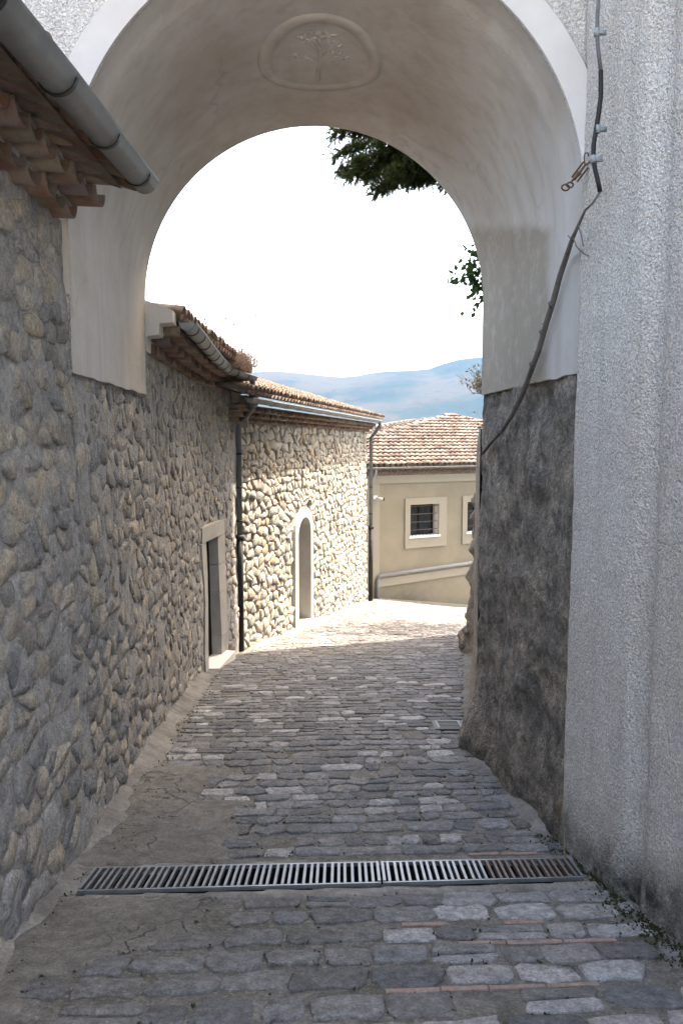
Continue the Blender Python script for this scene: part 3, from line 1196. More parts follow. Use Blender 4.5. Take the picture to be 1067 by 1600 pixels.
def gutter(parent, path, r=.072, brackets=.55, m=None, bm=None, endcap=(True, True), seams=None):
    m = m or M['zinc']; bm = bm or M['dark_metal']
    N_ = 12
    prof = []
    for k in range(N_ + 1):
        a = math.pi * k / N_
        prof.append((math.cos(a) * r, -math.sin(a) * r))
    # outer lip bead then inner wall
    prof = [(r + .004, .012), (r + .014, .006), (r + .008, -.004)] + prof[1:] + [(-r, .02), (-r + .005, .02)]
    prof += [(math.cos(a) * (r - .005) * -1, -math.sin(a) * (r - .005)) for a in [math.pi * k / N_ for k in range(1, N_)]]
    g = sweep('gutter', path, prof, m, parent, closed=True)
    P = [Vector(p) for p in path]
    # caps
    for idx, on in ((0, endcap[0]), (-1, endcap[1])):
        if not on: continue
        p = P[idx]; d = (P[1] - P[0]) if idx == 0 else (P[-1] - P[-2]); d.normalize()
        s = Vector((d.y, -d.x, 0)).normalized()
        V = [p + s * math.cos(math.pi * k / 12) * (r - .001) - Vector((0, 0, math.sin(math.pi * k / 12) * (r - .001))) + d * (.003 if idx == 0 else -.003) for k in range(13)]
        mk('gutter_cap', V, [tuple(range(13))], m, g)
    L = sum((b - a).length for a, b in zip(P, P[1:]))
    s_ = .28
    while s_ < L - .05:
        q = s_; i = 0
        while i < len(P) - 2 and q > (P[i + 1] - P[i]).length:
            q -= (P[i + 1] - P[i]).length; i += 1
        d = (P[i + 1] - P[i]).normalized(); p = P[i] + d * q
        s = Vector((d.y, -d.x, 0)).normalized()
        V = []; Fc = []
        for a in [math.pi * (k / 12) for k in range(-1, 13)]:
            for rr, dd in ((r + .002, -.012), (r + .007, -.012), (r + .007, .012), (r + .002, .012)):
                V.append(p + s * math.cos(a) * rr - Vector((0, 0, math.sin(a) * rr)) + d * dd)
        for k in range(13):
            for j in range(4):
                a = k * 4 + j; b = k * 4 + (j + 1) % 4
                Fc.append((a, b, b + 4, a + 4))
        mk('gutter_bracket', V, Fc, bm, g, origin=p)
        s_ += brackets
    return g


gpA = []
for y in (-1.6, 0, 1.5, 3.0, 4.42):
    p, n_ = planA(UA(y)); q = p + n_ * .45
    gpA.append((q.x, q.y, 1.35 - .05 * (4.42 - y)))
gutter(house_a, gpA, .064, .62)
gpA2 = []
for y in (6.95, 8, 9.5, 11, 11.8, 12.25):
    p, n_ = planA(UA(y)); q = p + n_ * .36
    gpA2.append((q.x, q.y, .985 - .010 * (y - 7)))
gutA2 = gutter(house_a, gpA2, .068, .5)


def tiled_roof(parent, O, D, S, nD, nS, Up, src, limit, pitch=.205, rowl=.33, edge_first=True, name='roof_tile', inside=None, deck_m=None, pan=True):
    """O eave start, D unit along eave, S unit up-slope, Up normal; nD columns, nS rows"""
    D, S, Up, O = Vector(D), Vector(S), Vector(Up), Vector(O)
    L = nD * pitch; H = nS * rowl
    if inside is None: inside = lambda a, b: True
    # deck: solid slab
    mb = MB()
    c = O + D * L / 2 + S * H / 2 - Up * .05
    if deck_m is None: deck_m = M['old_tile']
    # deck as quads where inside
    Vd = []; Fd = []
    nn, ns = max(4, int(L / .4)), max(4, int(H / .3))
    for i in range(nn + 1):
        for j in range(ns + 1): Vd.append(O + D * L * i / nn + S * H * j / ns - Up * .03)
    for i in range(nn):
        for j in range(ns):
            if inside(L * (i + .5) / nn, H * (j + .5) / ns):
                a = i * (ns + 1) + j; Fd.append((a, a + ns + 1, a + ns + 2, a + 1))
    roof = mk('roof', Vd, Fd, deck_m, parent, tint=(.8, .8, .8))
    items = []
    for i in range(nD):
        for j in range(nS):
            a, b = (i + .5) * pitch, j * rowl
            if not inside(a, b + rowl * .5): continue
            pos = O + D * (a + rt.uniform(-.012, .012)) + S * (b - .05 + rt.uniform(-.015, .015)) + Up * .04
            sw = rt.uniform(-.035, .035)
            Y = (S + D * sw - Up * .075).normalized(); X = Y.cross(Up).normalized(); Z = X.cross(Y)
            Mx = frame_m(pos, X, Y, Z)
            me, Vt, Ft = rt.choice(src)
            items.append((visible_px([Mx @ v for v in Vt[:6]]), Mx, me, Vt, Ft))
    items.sort(key=lambda q: -q[0])
    for v, Mx, me, Vt, Ft in items[:limit]: put_mesh(name, me, roof, Mx)
    rest = MB()
    for v, Mx, me, Vt, Ft in items[limit:]:
        rest.add([Mx @ p for p in Vt], Ft, me.color_attributes['tint'].data[0].color[:3])
    if pan:
        for i in range(nD + 1):
            for j in range(nS):
                a, b = i * pitch, j * rowl
                if not inside(a, b + rowl * .5): continue
                pos = O + D * a + S * (b - .06) + Up * .045
                Y = (S + Up * .02).normalized(); X = Y.cross(Up).normalized(); Z = X.cross(Y)
                Mx = frame_m(pos, X, Y, Z)
                Vt, Ft = half_tile(.075, .088, .4, seg=3, up=False)
                rest.add([Mx @ p for p in Vt], Ft, tile_tints(rt, src is not NEW_UP))
    if rest.V: rest.build('roof_tiles', M['tile'] if src is NEW_UP else M['old_tile'], roof, smooth=True, kind='stuff')
    return roof


def slope_frame(n_, pitch_deg):
    """n_ outward horizontal normal of the eave -> D, S, Up"""
    D = Vector((-n_.y, n_.x, 0)); a = R(pitch_deg)
    S = -n_ * math.cos(a) + Vector((0, 0, math.sin(a)))
    Up = n_ * math.sin(a) + Vector((0, 0, math.cos(a)))
    return D, S, Up


# near roof (only its eave shows above the gutter) and far roof behind the arch
p, n_ = planA(UA(1.5)); D, S, Up = slope_frame(n_, 17)
p0, _ = planA(UA(-1.6)); O = p0 + n_ * .34; O.z = 1.315
tiled_roof(house_a, O, D, S, int(6.05 / .205), 12, Up, OLD_UP, 70)
p0, _ = planA(UA(6.92)); pe, _ = planA(UA(12.3))
D = (pe - p0); D.z = 0; Ld = D.length; D.normalize(); n_ = Vector((D.y, -D.x, 0)); D, S, Up = slope_frame(n_, 12)
O = p0 + n_ * .26; O.z = 1.02
tiled_roof(house_a, O, D, S, int(Ld / .205), 12, Up, OLD_UP, 40)

# white stepped end blocks of the cornice (just beyond the arch, and at the corner with the pipe)
def stepped_end(parent, pos, n_, d, steps, w_, m):
    mb = MB()
    V = []; Fc = []
    prof = steps
    for k in (0, 1):
        for (o_, z) in prof:
            q = pos + n_ * o_ + d * (w_ * k)
            V.append((q.x, q.y, z))
    n = len(prof)
    Fc.append(tuple(range(n))); Fc.append(tuple(reversed(range(n, 2 * n))))
    for i in range(n):
        j = (i + 1) % n
        Fc.append((i, i + n, j + n, j))
    mk('cornice_end', V, Fc, m, parent)


p, n_ = planA(UA(6.68)); d = Vector((-n_.y, n_.x, 0))
stepped_end(house_a, p, n_, d, [(-.35, .72), (.07, .72), (.075, .84), (.17, .85), (.175, .94), (.28, .95), (.285, 1.04), (.20, 1.08), (.02, 1.13), (-.35, 1.16)], .22, M['white_plaster'])
p, n_ = planA(cumA[-1] - .12)
stepped_end(house_a, p, n_, Vector((-n_.y, n_.x, 0)), [(-.3, .34), (.03, .34), (.035, .56), (.12, .57), (.125, .70), (.24, .71), (.245, .82), (-.3, .83)], .13, M['plaster'])

# ------------------------------------------------------------------ sunlit stone house
house_b = empty('stone_house', (-2, 18, -4), 'half sunlit stone house with pale arched doorway and pinkish tiled roof', 'house')
pathB = [(-1.60, 12.42), (.74, 24.55)]
surfB, cumB, planB = path_surface(pathB, 0.0, .012, 9.0, .3)
UB = lambda y: (y - 12.42) / (24.55 - 12.42) * cumB[-1]
YB = lambda u: 12.42 + u / cumB[-1] * 12.13
DB = (UB(16.06), UB(17.14), -3.72, -1.52)
FB_ = (UB(15.80), UB(17.36), -4, -1.31)
SPB = -1.85    # springing


def arch_z(u, u0, u1, zs, zt):
    k = (u - (u0 + u1) / 2) / ((u1 - u0) / 2)
    return zs + (zt - zs) * math.sqrt(max(0, 1 - k * k)) if abs(k) < 1 else -99


def holeB(u, z):
    return DB[0] - .08 < u < DB[1] + .08 and z < SPB + .1 or (DB[0] < u < DB[1] and z < DB[3] - .05)


wallB = grid_wall('wall', surfB, 0, cumB[-1], lambda u: G0(YB(u)) - .2, lambda u: .32, .06, M['lit_mortar'], house_b, holeB, h=-.006, zn=80, lump=.012)
rnd = random.Random(77)
polys = cells(0, cumB[-1], -5.2, .35, .25, .15, rnd, .45)


def keepB(cu, cz, P):
    if max(p[1] for p in P) > .34 or max(p[1] for p in P) < G0(YB(cu)): return False
    if min(p[0] for p in P) < -.01 or max(p[0] for p in P) > cumB[-1] + .02: return False
    a0, a1, b0, b1 = FB_
    for q in list(P) + [(cu, cz)]:
        if a0 + .02 < q[0] < a1 - .02 and q[1] < SPB: return False
        if q[1] < arch_z(q[0], a0, a1, SPB, b1) - .02: return False
    return True


def tintB(r):
    v = r.uniform(.78, 1.1); wv = r.uniform(-.02, .05)
    if r.random() < .06: return (1.1 * v, .92 * v, .72 * v)
    return (v + wv, v, v - wv)


nB = masonry(wallB, polys, surfB, keepB, .042, M['lit_stone'], tintB, rnd, gap=.009)

# gable end wall of house B
mb = MB()
e0 = surfB(cumB[-1], 0, 0)
nB_ = Vector((pathB[1][1] - pathB[0][1], -(pathB[1][0] - pathB[0][0]), 0)).normalized(); dB_ = Vector((-nB_.y, nB_.x, 0))
q = e0 - nB_ * 6
mb.add([(e0.x, e0.y, -6), (e0.x, e0.y, .5), (q.x, q.y, .5), (q.x, q.y, -6)], [(0, 1, 2, 3)])
mb.build('end_wall', M['lit_mortar'], house_b)
mb = MB(); mb.box((-3.4, 12.5, .45), (2.0, .08, .24)); mb.build('end_wall', M['lit_mortar'], house_b)

# arched frame
def arched_frame(parent, surf, op, fr, zs, proud, depth, m, leaf_m):
    u0, u1, z0, z1 = op; a0, a1, _, b1 = fr
    N_ = 14
    inner = [(u0, z0 - .2)] + [((u0 + u1) / 2 - math.cos(math.pi * k / N_) * (u1 - u0) / 2, zs + (z1 - zs) * math.sin(math.pi * k / N_)) for k in range(N_ + 1)] + [(u1, z0 - .2)]
    outer = [(a0, z0 - .2)] + [((a0 + a1) / 2 - math.cos(math.pi * k / N_) * (a1 - a0) / 2, zs + (b1 - zs) * math.sin(math.pi * k / N_)) for k in range(N_ + 1)] + [(a1, z0 - .2)]
    n = len(inner)
    V = [surf(u, z, proud) for u, z in outer] + [surf(u, z, proud) for u, z in inner] + [surf(u, z, -depth) for u, z in inner] + [surf(u, z, -.03) for u, z in outer]
    Fc = []
    for i in range(n - 1):
        Fc += [(i, i + 1, n + i + 1, n + i), (n + i, n + i + 1, 2 * n + i + 1, 2 * n + i), (3 * n + i, 3 * n + i + 1, i + 1, i)]
    f = mk('door_frame', V, Fc, m, parent)
    V = [surf(u, z, -depth + .02) for u, z in inner]
    mk('door', V, [tuple(range(n))], leaf_m, parent)


M['pale_frame'] = mat('pale_frame', (.40, .38, .345), (.48, .46, .42), 3, c3=(.33, .31, .28), scale3=2.5, amt3=.4, bump=.3, bscale=60, bdist=.006)
arched_frame(house_b, surfB, DB, FB_, SPB, .06, .24, M['pale_frame'], M['door_wood'])
u0, u1 = DB[0], DB[1]
V = []
for h in (-.27, .20):
    for (u, z) in ((u0 - .1, -4.2), (u1 + .05, -4.2), (u1 + .05, -3.70), (u0 - .1, -3.70)): V.append(surfB(u, z, h))
mk('door_sill', V, FB, M['dressed'], house_b)

cornice(house_b, planB, -.3, cumB[-1] - .02, .31, 3, .10, .075, pitch=.2, limit=0, parts=True, m_slab=M['lit_mortar'])
gpB = []
for y in (11.75, 15, 19, 24.2):
    p, n_ = planB(UB(y)); q = p + n_ * .45
    gpB.append((q.x, q.y, .60))
gutB = gutter(house_b, gpB, .06, .85, m=M['pipe_light'], bm=M['pipe_grey'])
D, S, Up = slope_frame(nB_, 17)
p0, _ = planB(-1.1); O = p0 + nB_ * .44; O.z = .68
LB = cumB[-1] + 1.5
tiled_roof(house_b, O, D, S, int(LB / .205), 14, Up, NEW_UP, 290, inside=lambda a, b: (LB - a) > b * .75)
# hip ridge caps on the far side
mb = MB()

# ------------------------------------------------------------------ downpipes
def pipe_thing(name, segs, label, cat, parent=None):
    pass


def downpipe(parent, top, pts_upper, pts_lower, r, rl, m1, m2, y_extra=None):
    mb = MB(); mb.tube(pts_upper, r, 10)
    o = mb.build('downpipe', m1, parent, smooth=True)
    mb = MB(); mb.tube(pts_lower, rl, 10); mb.build('pipe_foot', m2, o, smooth=True)
    c = Vector(pts_lower[0])
    mb = MB(); mb.tube([c + Vector((0, 0, .04)), c - Vector((0, 0, .05))], rl * 1.35, 10); mb.build('collar', m2, o, smooth=True)
    for k in (.25, .55, .85):
        a, b = Vector(pts_upper[-2]), Vector(pts_upper[-1])
        c = a.lerp(b, k)
        mb = MB(); mb.tube([c + Vector((0, 0, .014)), c - Vector((0, 0, .014))], r * 1.18, 10); mb.build('pipe_clip', M['dark_metal'], o, smooth=True)


pA, nA_ = planA(cumA[-1]); base = pA + nA_ * .10 + Vector((-.02, .05, 0))
gx = Vector(gpA2[-1])
ju = Vector((gx.x + .0, gx.y - .05, gx.z - .05))
ez = G0(12.45)
downpipe(house_a, None, [ju, ju - Vector((0, 0, .16)), ju - Vector((0, .0, .22)) + Vector((.0, .02, 0)), ju + Vector((0, .03, -.36)), ju + Vector((-.03, .04, -.43)), (base.x + .05, base.y, .32), (base.x, base.y, .24), (base.x, base.y, -1.45)],
         [(base.x, base.y, -1.45), (base.x, base.y, ez + .02)], .043, .052, M['pipe_grey'], M['dark_metal'])
mb = MB(); mb.tube([ju - Vector((0, 0, .20)), ju - Vector((0, 0, .24)), ju - Vector((0, 0, .33)), ju - Vector((0, 0, .38))], [.05, .085, .09, .05], 12)
mb.build('rain_hopper', M['pipe_grey'], house_a, smooth=True)
mb = MB(); mb.tube([(base.x - .07, base.y - .04, ez - .02), (base.x - .07, base.y - .04, ez + .42)], .018, 8)
mb.build('thin_pipe', M['dark_metal'], house_a, smooth=True)

pE, _ = planB(cumB[-1]); bE = pE + nB_ * .12 + dB_ * .1
gE = Vector(gpB[-1])
downpipe(house_b, None, [gE + Vector((0, 0, -.03)), gE - Vector((0, 0, .15)), (bE.x + .08, bE.y, .22), (bE.x, bE.y, .12), (bE.x, bE.y, -2.55)],
         [(bE.x, bE.y, -2.55), (bE.x, bE.y, G0(24.7) + .02)], .055, .07, M['pipe_grey'], M['dark_metal'])

# ------------------------------------------------------------------ arch building
arch = empty('arch_building', (-.1, 5.6, -2.4), 'plastered building spanning the lane on a round vault with a relief medallion', 'building')
YN, YF = 4.5, 6.66
CN = (-.085, 1.26, 1.364); CFr = (-.217, 1.11, 1.335)      # x centre, springing z, radius near / far
ZI = .372


def vault_pt(k, y, h=0.0):
    """k from 0 (left impost) .. 1 (right impost); h inwards"""
    f = (y - YN) / (YF - YN)
    cx, cz, r = lerp(CN[0], CFr[0], f), lerp(CN[1], CFr[1], f), lerp(CN[2], CFr[2], f)
    jl = cz - ZI
    L = math.pi * r + 2 * jl
    s = k * L
    if s < jl:
        return Vector((cx - r + h, y, ZI + s))
    if s < jl + math.pi * r:
        a = (s - jl) / r
        return Vector((cx - (r - h) * math.cos(a), y, cz + (r - h) * math.sin(a)))
    return Vector((cx + r - h, y, cz - (s - jl - math.pi * r)))


NK, NY = 160, 50
V = []; Fc = []; Dt = []
for i in range(NK + 1):
    for j in range(NY + 1):
        k = i / NK; y = lerp(YN, YF, j / NY)
        q = vault_pt(k, y)
        w_ = .010 * fb(q.x, y, q.z, 1.1, 3)
        # small step back near the mouth of the vault
        st = .018 * ss(.28, .22, y - YN) if .12 < k < .88 else 0
        q = vault_pt(k, y, w_ - st)
        if i in (0, NK): q.z += .022 * nz(0, y, i, 4)
        V.append(q)
        Dt.append(ss(lerp(1.30, 1.72, (y - 5) / 1.6) + .06 * nz(y, 0, 0, 3), lerp(1.22, 1.62, (y - 5) / 1.6), q.z) * ss(4.9, 5.15, y + .04 * nz(0, 0, q.z, 3)) * 1.2 if k > .7 else 0.0)
for i in range(NK):
    for j in range(NY):
        a = i * (NY + 1) + j
        Fc.append((a, a + 1, a + NY + 2, a + NY + 1))
vault = mk('vault', V, Fc, M['plaster'], arch, smooth=True, dirt=Dt)
# underside edges of the plaster linings at impost level (6 cm thick)
for side in (-1, 1):
    V = []
    for y in (YN, YF):
        f = (y - YN) / (YF - YN)
        cx, r = lerp(CN[0], CFr[0], f), lerp(CN[2], CFr[2], f)
        x = cx + side * r
        V += [(x, y, ZI), (x + side * .12, y, ZI)]
    mk('impost_edge', V, [(0, 1, 3, 2)], M['plaster'], arch)

# faces of the arch wall (near and far)
def face(y, C, m, name, flip, x_l, x_r, ztop, off=0.0):
    cx, cz, r = C
    N_ = 48
    inner = [(cx - r, ZI - (0 if True else 0))] + [(cx - r * math.cos(math.pi * k / N_), cz + r * math.sin(math.pi * k / N_)) for k in range(N_ + 1)] + [(cx + r, ZI)]
    outer = []
    for (x, z) in inner:
        if z <= cz + 1e-6:
            outer.append((x_l if x < cx else x_r, z)); continue
        dx, dz = x - cx, z - cz
        k = 1e9
        if dx < -1e-6: k = min(k, (x_l - cx) / dx)
        if dx > 1e-6: k = min(k, (x_r - cx) / dx)
        if dz > 1e-6: k = min(k, (ztop - cz) / dz)
        outer.append((cx + dx * k, cz + dz * k))
    # insert box corners
    V = []; Fc = []
    n = len(inner)
    ringsN = 10
    for (xi, zi), (xo, zo) in zip(inner, outer):
        for j in range(ringsN + 1):
            s = (j / ringsN) ** 1.5
            x, z = lerp(xi, xo, s), lerp(zi, zo, s)
            V.append((x, y + off, z))
    for i in range(n - 1):
        for j in range(ringsN):
            a = i * (ringsN + 1) + j
            f = (a, a + ringsN + 1, a + ringsN + 2, a + 1)
            Fc.append(f if flip else tuple(reversed(f)))
    # corner fills
    for sx in (x_l, x_r):
        best = [(i, p) for i, p in enumerate(outer)]
        side_i = max((i for i, p in best if abs(p[0] - sx) < 1e-6), key=lambda i: outer[i][1])
        top_i = [i for i, p in best if abs(p[1] - ztop) < 1e-6]
        if top_i:
            ti = min(top_i, key=lambda i: abs(outer[i][0] - sx))
            c = len(V); V.append((sx, y + off, ztop))
            f = (side_i * (ringsN + 1) + ringsN, ti * (ringsN + 1) + ringsN, c)
            Fc.append(f if (sx == x_l) == flip else tuple(reversed(f)))
    return mk(name, V, Fc, m, arch, dirt=[0.0] * len(V))


ZT = 5.4
face(YN, CN, M['roughcast'], 'near_wall', True, -6.0, 1.42, ZT, off=.012)
face(YF, CFr, M['roughcast'], 'far_wall', False, -6.0, 3.2, ZT)
# archivolt band on the near face
V = []; Fc = []
cx, cz, r = CN
N_ = 72
prof = [(r - .002, .0), (r - .002, -.022), (r + .150, -.024), (r + .165, 0)]
for k in range(-4, N_ + 5):
    a = math.pi * k / N_
    for rr, dy in prof:
        rr2 = rr + (.006 * nz(k * .3, rr, 0) if rr > r else 0)
        if k < 0: x, z = cx - rr2, cz + (k) * .12
        elif k > N_: x, z = cx + rr2, cz - (k - N_) * .12
        else: x, z = cx - rr2 * math.cos(a), cz + rr2 * math.sin(a)
        V.append((x, YN + dy, z))
for i in range(N_ + 8):
    for j in range(3):
        a = i * 4 + j; Fc.append((a, a + 1, a + 5, a + 4))
mk('archivolt', V, Fc, M['white_plaster'], arch, smooth=False)
# top and roof of the arch building
mb = MB()
mb.add([(-6.2, YN - .3, ZT), (3.4, YN - .3, ZT), (3.4, YF + .3, ZT), (-6.2, YF + .3, ZT), (-6.2, (YN + YF) / 2, ZT + .5), (3.4, (YN + YF) / 2, ZT + .5)],
       [(0, 1, 5, 4), (3, 4, 5, 2), (0, 4, 3), (1, 2, 5), (0, 3, 2, 1)])
mb.build('roof', M['old_tile'], arch, tint=(1, 1, 1))
mb = MB(); mb.add([(-6, YN, -2), (-6, YF, -2), (-6, YF, ZT), (-6, YN, ZT)], [(0, 1, 2, 3)]); mb.build('side_wall', M['roughcast'], arch)

# medallion on the crown: traced ring, set on the vault surface
def on_vault(px, py, h=0.0):
    a, b = ray(px, py)
    lo, hi = YN, YF
    y = 5.5
    for _ in range(40):
        f = (y - YN) / (YF - YN)
        cx_, cz_, r_ = lerp(CN[0], CFr[0], f), lerp(CN[1], CFr[1], f), lerp(CN[2], CFr[2], f)
        x = a * y
        z = cz_ + math.sqrt(max(.01, (r_ - h) ** 2 - (x - cx_) ** 2))
        y += (z / b - y) * .6
    f = (y - YN) / (YF - YN)
    cx_, cz_, r_ = lerp(CN[0], CFr[0], f), lerp(CN[1], CFr[1], f), lerp(CN[2], CFr[2], f)
    x = a * y
    z = cz_ + math.sqrt((r_ - h) ** 2 - (x - cx_) ** 2)
    nrm = Vector((cx_ - x, 0, cz_ - z)).normalized()
    return Vector((x, y, z)), nrm


def smooth_closed(P, it=2):
    for _ in range(it): P = chaikin(P, .25)
    return P


ringo = smooth_closed([(500, 18), (548, 28), (582, 58), (599, 95), (593, 122), (568, 134), (535, 139), (500, 142), (455, 138), (418, 128), (401, 104), (403, 78), (423, 50), (455, 26)])
ringi = smooth_closed([(500, 33), (538, 42), (562, 64), (577, 95), (573, 113), (553, 125), (525, 131), (500, 132), (462, 130), (435, 122), (422, 103), (424, 83), (442, 57), (470, 38)])
V = []; Fc = []
n = len(ringo)
for k in range(n):
    o_, no = on_vault(*ringo[k]); i_, ni = on_vault(*ringi[k])
    mid = (o_ + i_) / 2
    V += [o_ - no * .01, o_ + no * .009 + (mid - o_) * .06, mid + no * .010, i_ + ni * .008 + (mid - i_) * .1, i_ - ni * .01]
for k in range(n):
    for j in range(4):
        a = k * 5 + j; b = ((k + 1) % n) * 5 + j
        Fc.append((a, b, b + 1, a + 1))
med = mk('medallion', V, Fc, M['plaster'], arch, smooth=True, label='rounded triangular moulded ring on the vault crown')
# relief of a small tree
mbt = MB()
def branch(pts, r0, r1):
    P = []; rr = []
    for i, (x, y) in enumerate(pts):
        q, nn = on_vault(x, y); P.append(q - nn * .002); rr.append(lerp(r0, r1, i / (len(pts) - 1)))
    mbt.tube(P, rr, 8)
branch([(497, 123), (497, 110), (499, 98), (501, 84), (500, 72)], .02, .012)
branch([(499, 100), (488, 95), (478, 89), (468, 86)], .012, .008)
branch([(499, 101), (512, 97), (522, 92), (533, 88)], .012, .008)
branch([(500, 84), (491, 75), (484, 67), (476, 60)], .011, .007)
branch([(501, 82), (497, 70), (492, 62), (489, 55)], .011, .007)
branch([(501, 80), (508, 68), (512, 60), (515, 54)], .011, .007)
branch([(502, 86), (513, 78), (522, 70), (530, 67)], .010, .007)
rb = random.Random(3)
for (x, y) in ((468, 86), (472, 90), (533, 88), (539, 91), (527, 84), (476, 60), (482, 63), (489, 54), (497, 58), (507, 60), (516, 54), (530, 67), (524, 72), (503, 66)):
    q, nn = on_vault(x, y)
    for a in range(4):
        an = rb.uniform(0, 6.3)
        e = nn.cross(Vector((0, 1, 0))).normalized() * math.cos(an) + Vector((0, 1, 0)) * math.sin(an)
        mbt.tube([q + nn * .0, q + nn * .003 + e * .03, q + e * .055], [.008, .011, .003], 6)
mbt.build('tree_relief', M['plaster'], med, smooth=True)

# dark lower pier on the right
def pier_x(y, z):
    x = lerp(1.285, 1.118, (y - YN) / (YF - YN))
    x -= .028 * ss(.35, -2.4, z)                                 # batter
    return x


def pier_off(y, z):
    g = z - G0(y)
    o_ = .045 * fb(y, z, 4, 1.7, 4) + .022 * fb(y, z, 9, 6, 4)
    o_ += .05 * ss(5.0, 5.25, y) * ss(5.95, 5.6, y) * ss(-.72, -.9, z) * (1 if True else 0)      # standing lump
    fl = ss(.55, 0, g) ** 1.5
    o_ += fl * (.03 + .14 * ss(5.6, 6.6, y))
    return o_ - .012


V = []; Fc = []; Dt = []
ny, nzz = 70, 100
yys = [lerp(YN + .004, YF, j / ny) for j in range(ny + 1)]
for j, y in enumerate(yys):
    for i in range(nzz + 1):
        z = lerp(G0(y) - .1, ZI - .002, i / nzz)
        rr = ss(YF, YF - .12, y)
        x = pier_x(y, z) - pier_off(y, z) * (.75 + .25 * rr)
        V.append((x, y, z)); Dt.append(ss(.5, 0, z - G0(y)) * .5)
for j in range(ny):
    for i in range(nzz):
        a = j * (nzz + 1) + i; Fc.append((a, a + 1, a + nzz + 2, a + nzz + 1))
# return on the far side
b0 = len(V)
for i in range(nzz + 1):
    x, y, z = V[ny * (nzz + 1) + i]
    V.append((x + 1.6, y + .05, z)); Dt.append(.2)
for i in range(nzz):
    a = ny * (nzz + 1) + i
    Fc.append((a, a + 1, b0 + i + 1, b0 + i))
mk('pier', V, Fc, M['pier'], arch, smooth=True, dirt=Dt, label='dark rough lower pier with a standing lump of old render')

# ------------------------------------------------------------------ whitewashed house on the right
house_r = empty('roughcast_house', (3, 1, -1.8), 'whitewashed roughcast house wall with a broad vertical rib, close beside the camera', 'house')


def rw(y, z):
    x = 1.93 - .137 * y
    x -= .028 * ss(1.5, -2.4, z)
    return x


def rw_off(y, z):
    o_ = .02
    rib = ss(4.52, 4.44, y) * 1.0
    # rib edge then groove then wavy plane
    yy = y + .035 * nz(0, z, 2, .6)
    o_ += .030 * ss(3.60, 3.84, yy)
    o_ -= .035 * ss(3.62, 3.70, yy) * ss(3.86, 3.74, yy)
    o_ += .007 * fb(y, z, 2, .9, 3) + .006 * fb(y, z, 5, 9, 3)
    g = z - G0(y)
    o_ += .02 * ss(.3, 0, g)
    return o_ - .01 * ss(4.45, 4.5, y)


V = []; Fc = []; Dt = []
yys = [lerp(0.2, 2.0, i / 10) for i in range(10)] + [lerp(2.0, 4.498, i / 110) for i in range(111)]
zN = 150
for y in yys:
    for i in range(zN + 1):
        z = lerp(G0(y) - .15, 7.2, (i / zN) ** 1.35)
        V.append((rw(y, z) - rw_off(y, z), y, z))
        g = z - G0(y)
        Dt.append(ss(.42, .02, g - .12 * nz(y, z, 0, 3)) + .0)
for j in range(len(yys) - 1):
    for i in range(zN):
        a = j * (zN + 1) + i; Fc.append((a, a + 1, a + zN + 2, a + zN + 1))
# short return where the coat ends against the pier
b0 = len(V); j = len(yys) - 1
for i in range(zN + 1):
    x, y, z = V[j * (zN + 1) + i]; V.append((x + .12, y, z)); Dt.append(Dt[j * (zN + 1) + i])
for i in range(zN):
    a = j * (zN + 1) + i; Fc.append((a, a + 1, b0 + i + 1, b0 + i))
mk('wall', V, Fc, M['roughcast'], house_r, smooth=True, dirt=Dt)
mb = MB()
mb.add([(1.4, 4.49, -3), (9, 4.49, -3), (9, 4.49, 7.2), (1.33, 4.49, 7.2), (9, .2, -3), (9, .2, 7.2), (1.9, .2, -3), (1.82, .2, 7.2)],
       [(1, 0, 3, 2), (4, 1, 2, 5), (6, 4, 5, 7)])
mb.build('outer_wall', M['roughcast'], house_r)
mb = MB()
mb.add([(1.1, 4.7, 7.2), (9.3, 4.7, 7.2), (9.3, 0, 7.2), (1.6, 0, 7.2), (5.2, 2.3, 8.2)], [(0, 1, 4), (1, 2, 4), (2, 3, 4), (3, 0, 4), (3, 2, 1, 0)])
mb.build('roof', M['old_tile'], house_r, tint=(1, 1, 1))

# ------------------------------------------------------------------ garden wall beyond the pier, crumbling end
garden = empty('garden_wall', (1.8, 10, -3.2), 'old rendered garden wall with crumbling stony end, just beyond the dark pier', 'wall')
gp = [(1.14, 6.70), (1.18, 7.1), (1.56, 9.5), (2.02, 12.0), (2.16, 12.9), (2.5, 13.9), (3.4, 14.6)]
gs, gc, gplan = path_surface(gp, 0, .02, 5)
GY = lambda u: pl([(c, p_[1]) for p_, c in zip(gp, gc)], u)


def gtop(u):
    return pl([(6.7, .1), (9, -.3), (12, -.42), (13.2, -.6), (14, -1.2), (14.6, -1.6)], GY(u)) + .06 * nz(u, 0, 0, 3)


V = []; Fc = []; Dt = []
nu, nzz = 150, 60
for i in range(nu + 1):
    u = gc[-1] * i / nu
    for j in range(nzz + 1):
        y = GY(u)
        z = lerp(G0(y) - .15, gtop(u), j / nzz)
        h = z - G0(y)
        rough = ss(12.0, 12.6, y)
        off = .02 + rough * (.12 * fb(u, z, 2, 3.6, 5) + .15 * (1 - min(1, h / 2.6))) + ss(.5, 0, h) * (.04 + .10 * rough)
        p_, n_ = gplan(u)
        q = p_ - n_ * off
        V.append((q.x, q.y, z)); Dt.append(rough * (.75 + .5 * nz(u, z, 1, 5)))
for i in range(nu):
    for j in range(nzz):
        a = i * (nzz + 1) + j; Fc.append((a, a + 1, a + nzz + 2, a + nzz + 1))
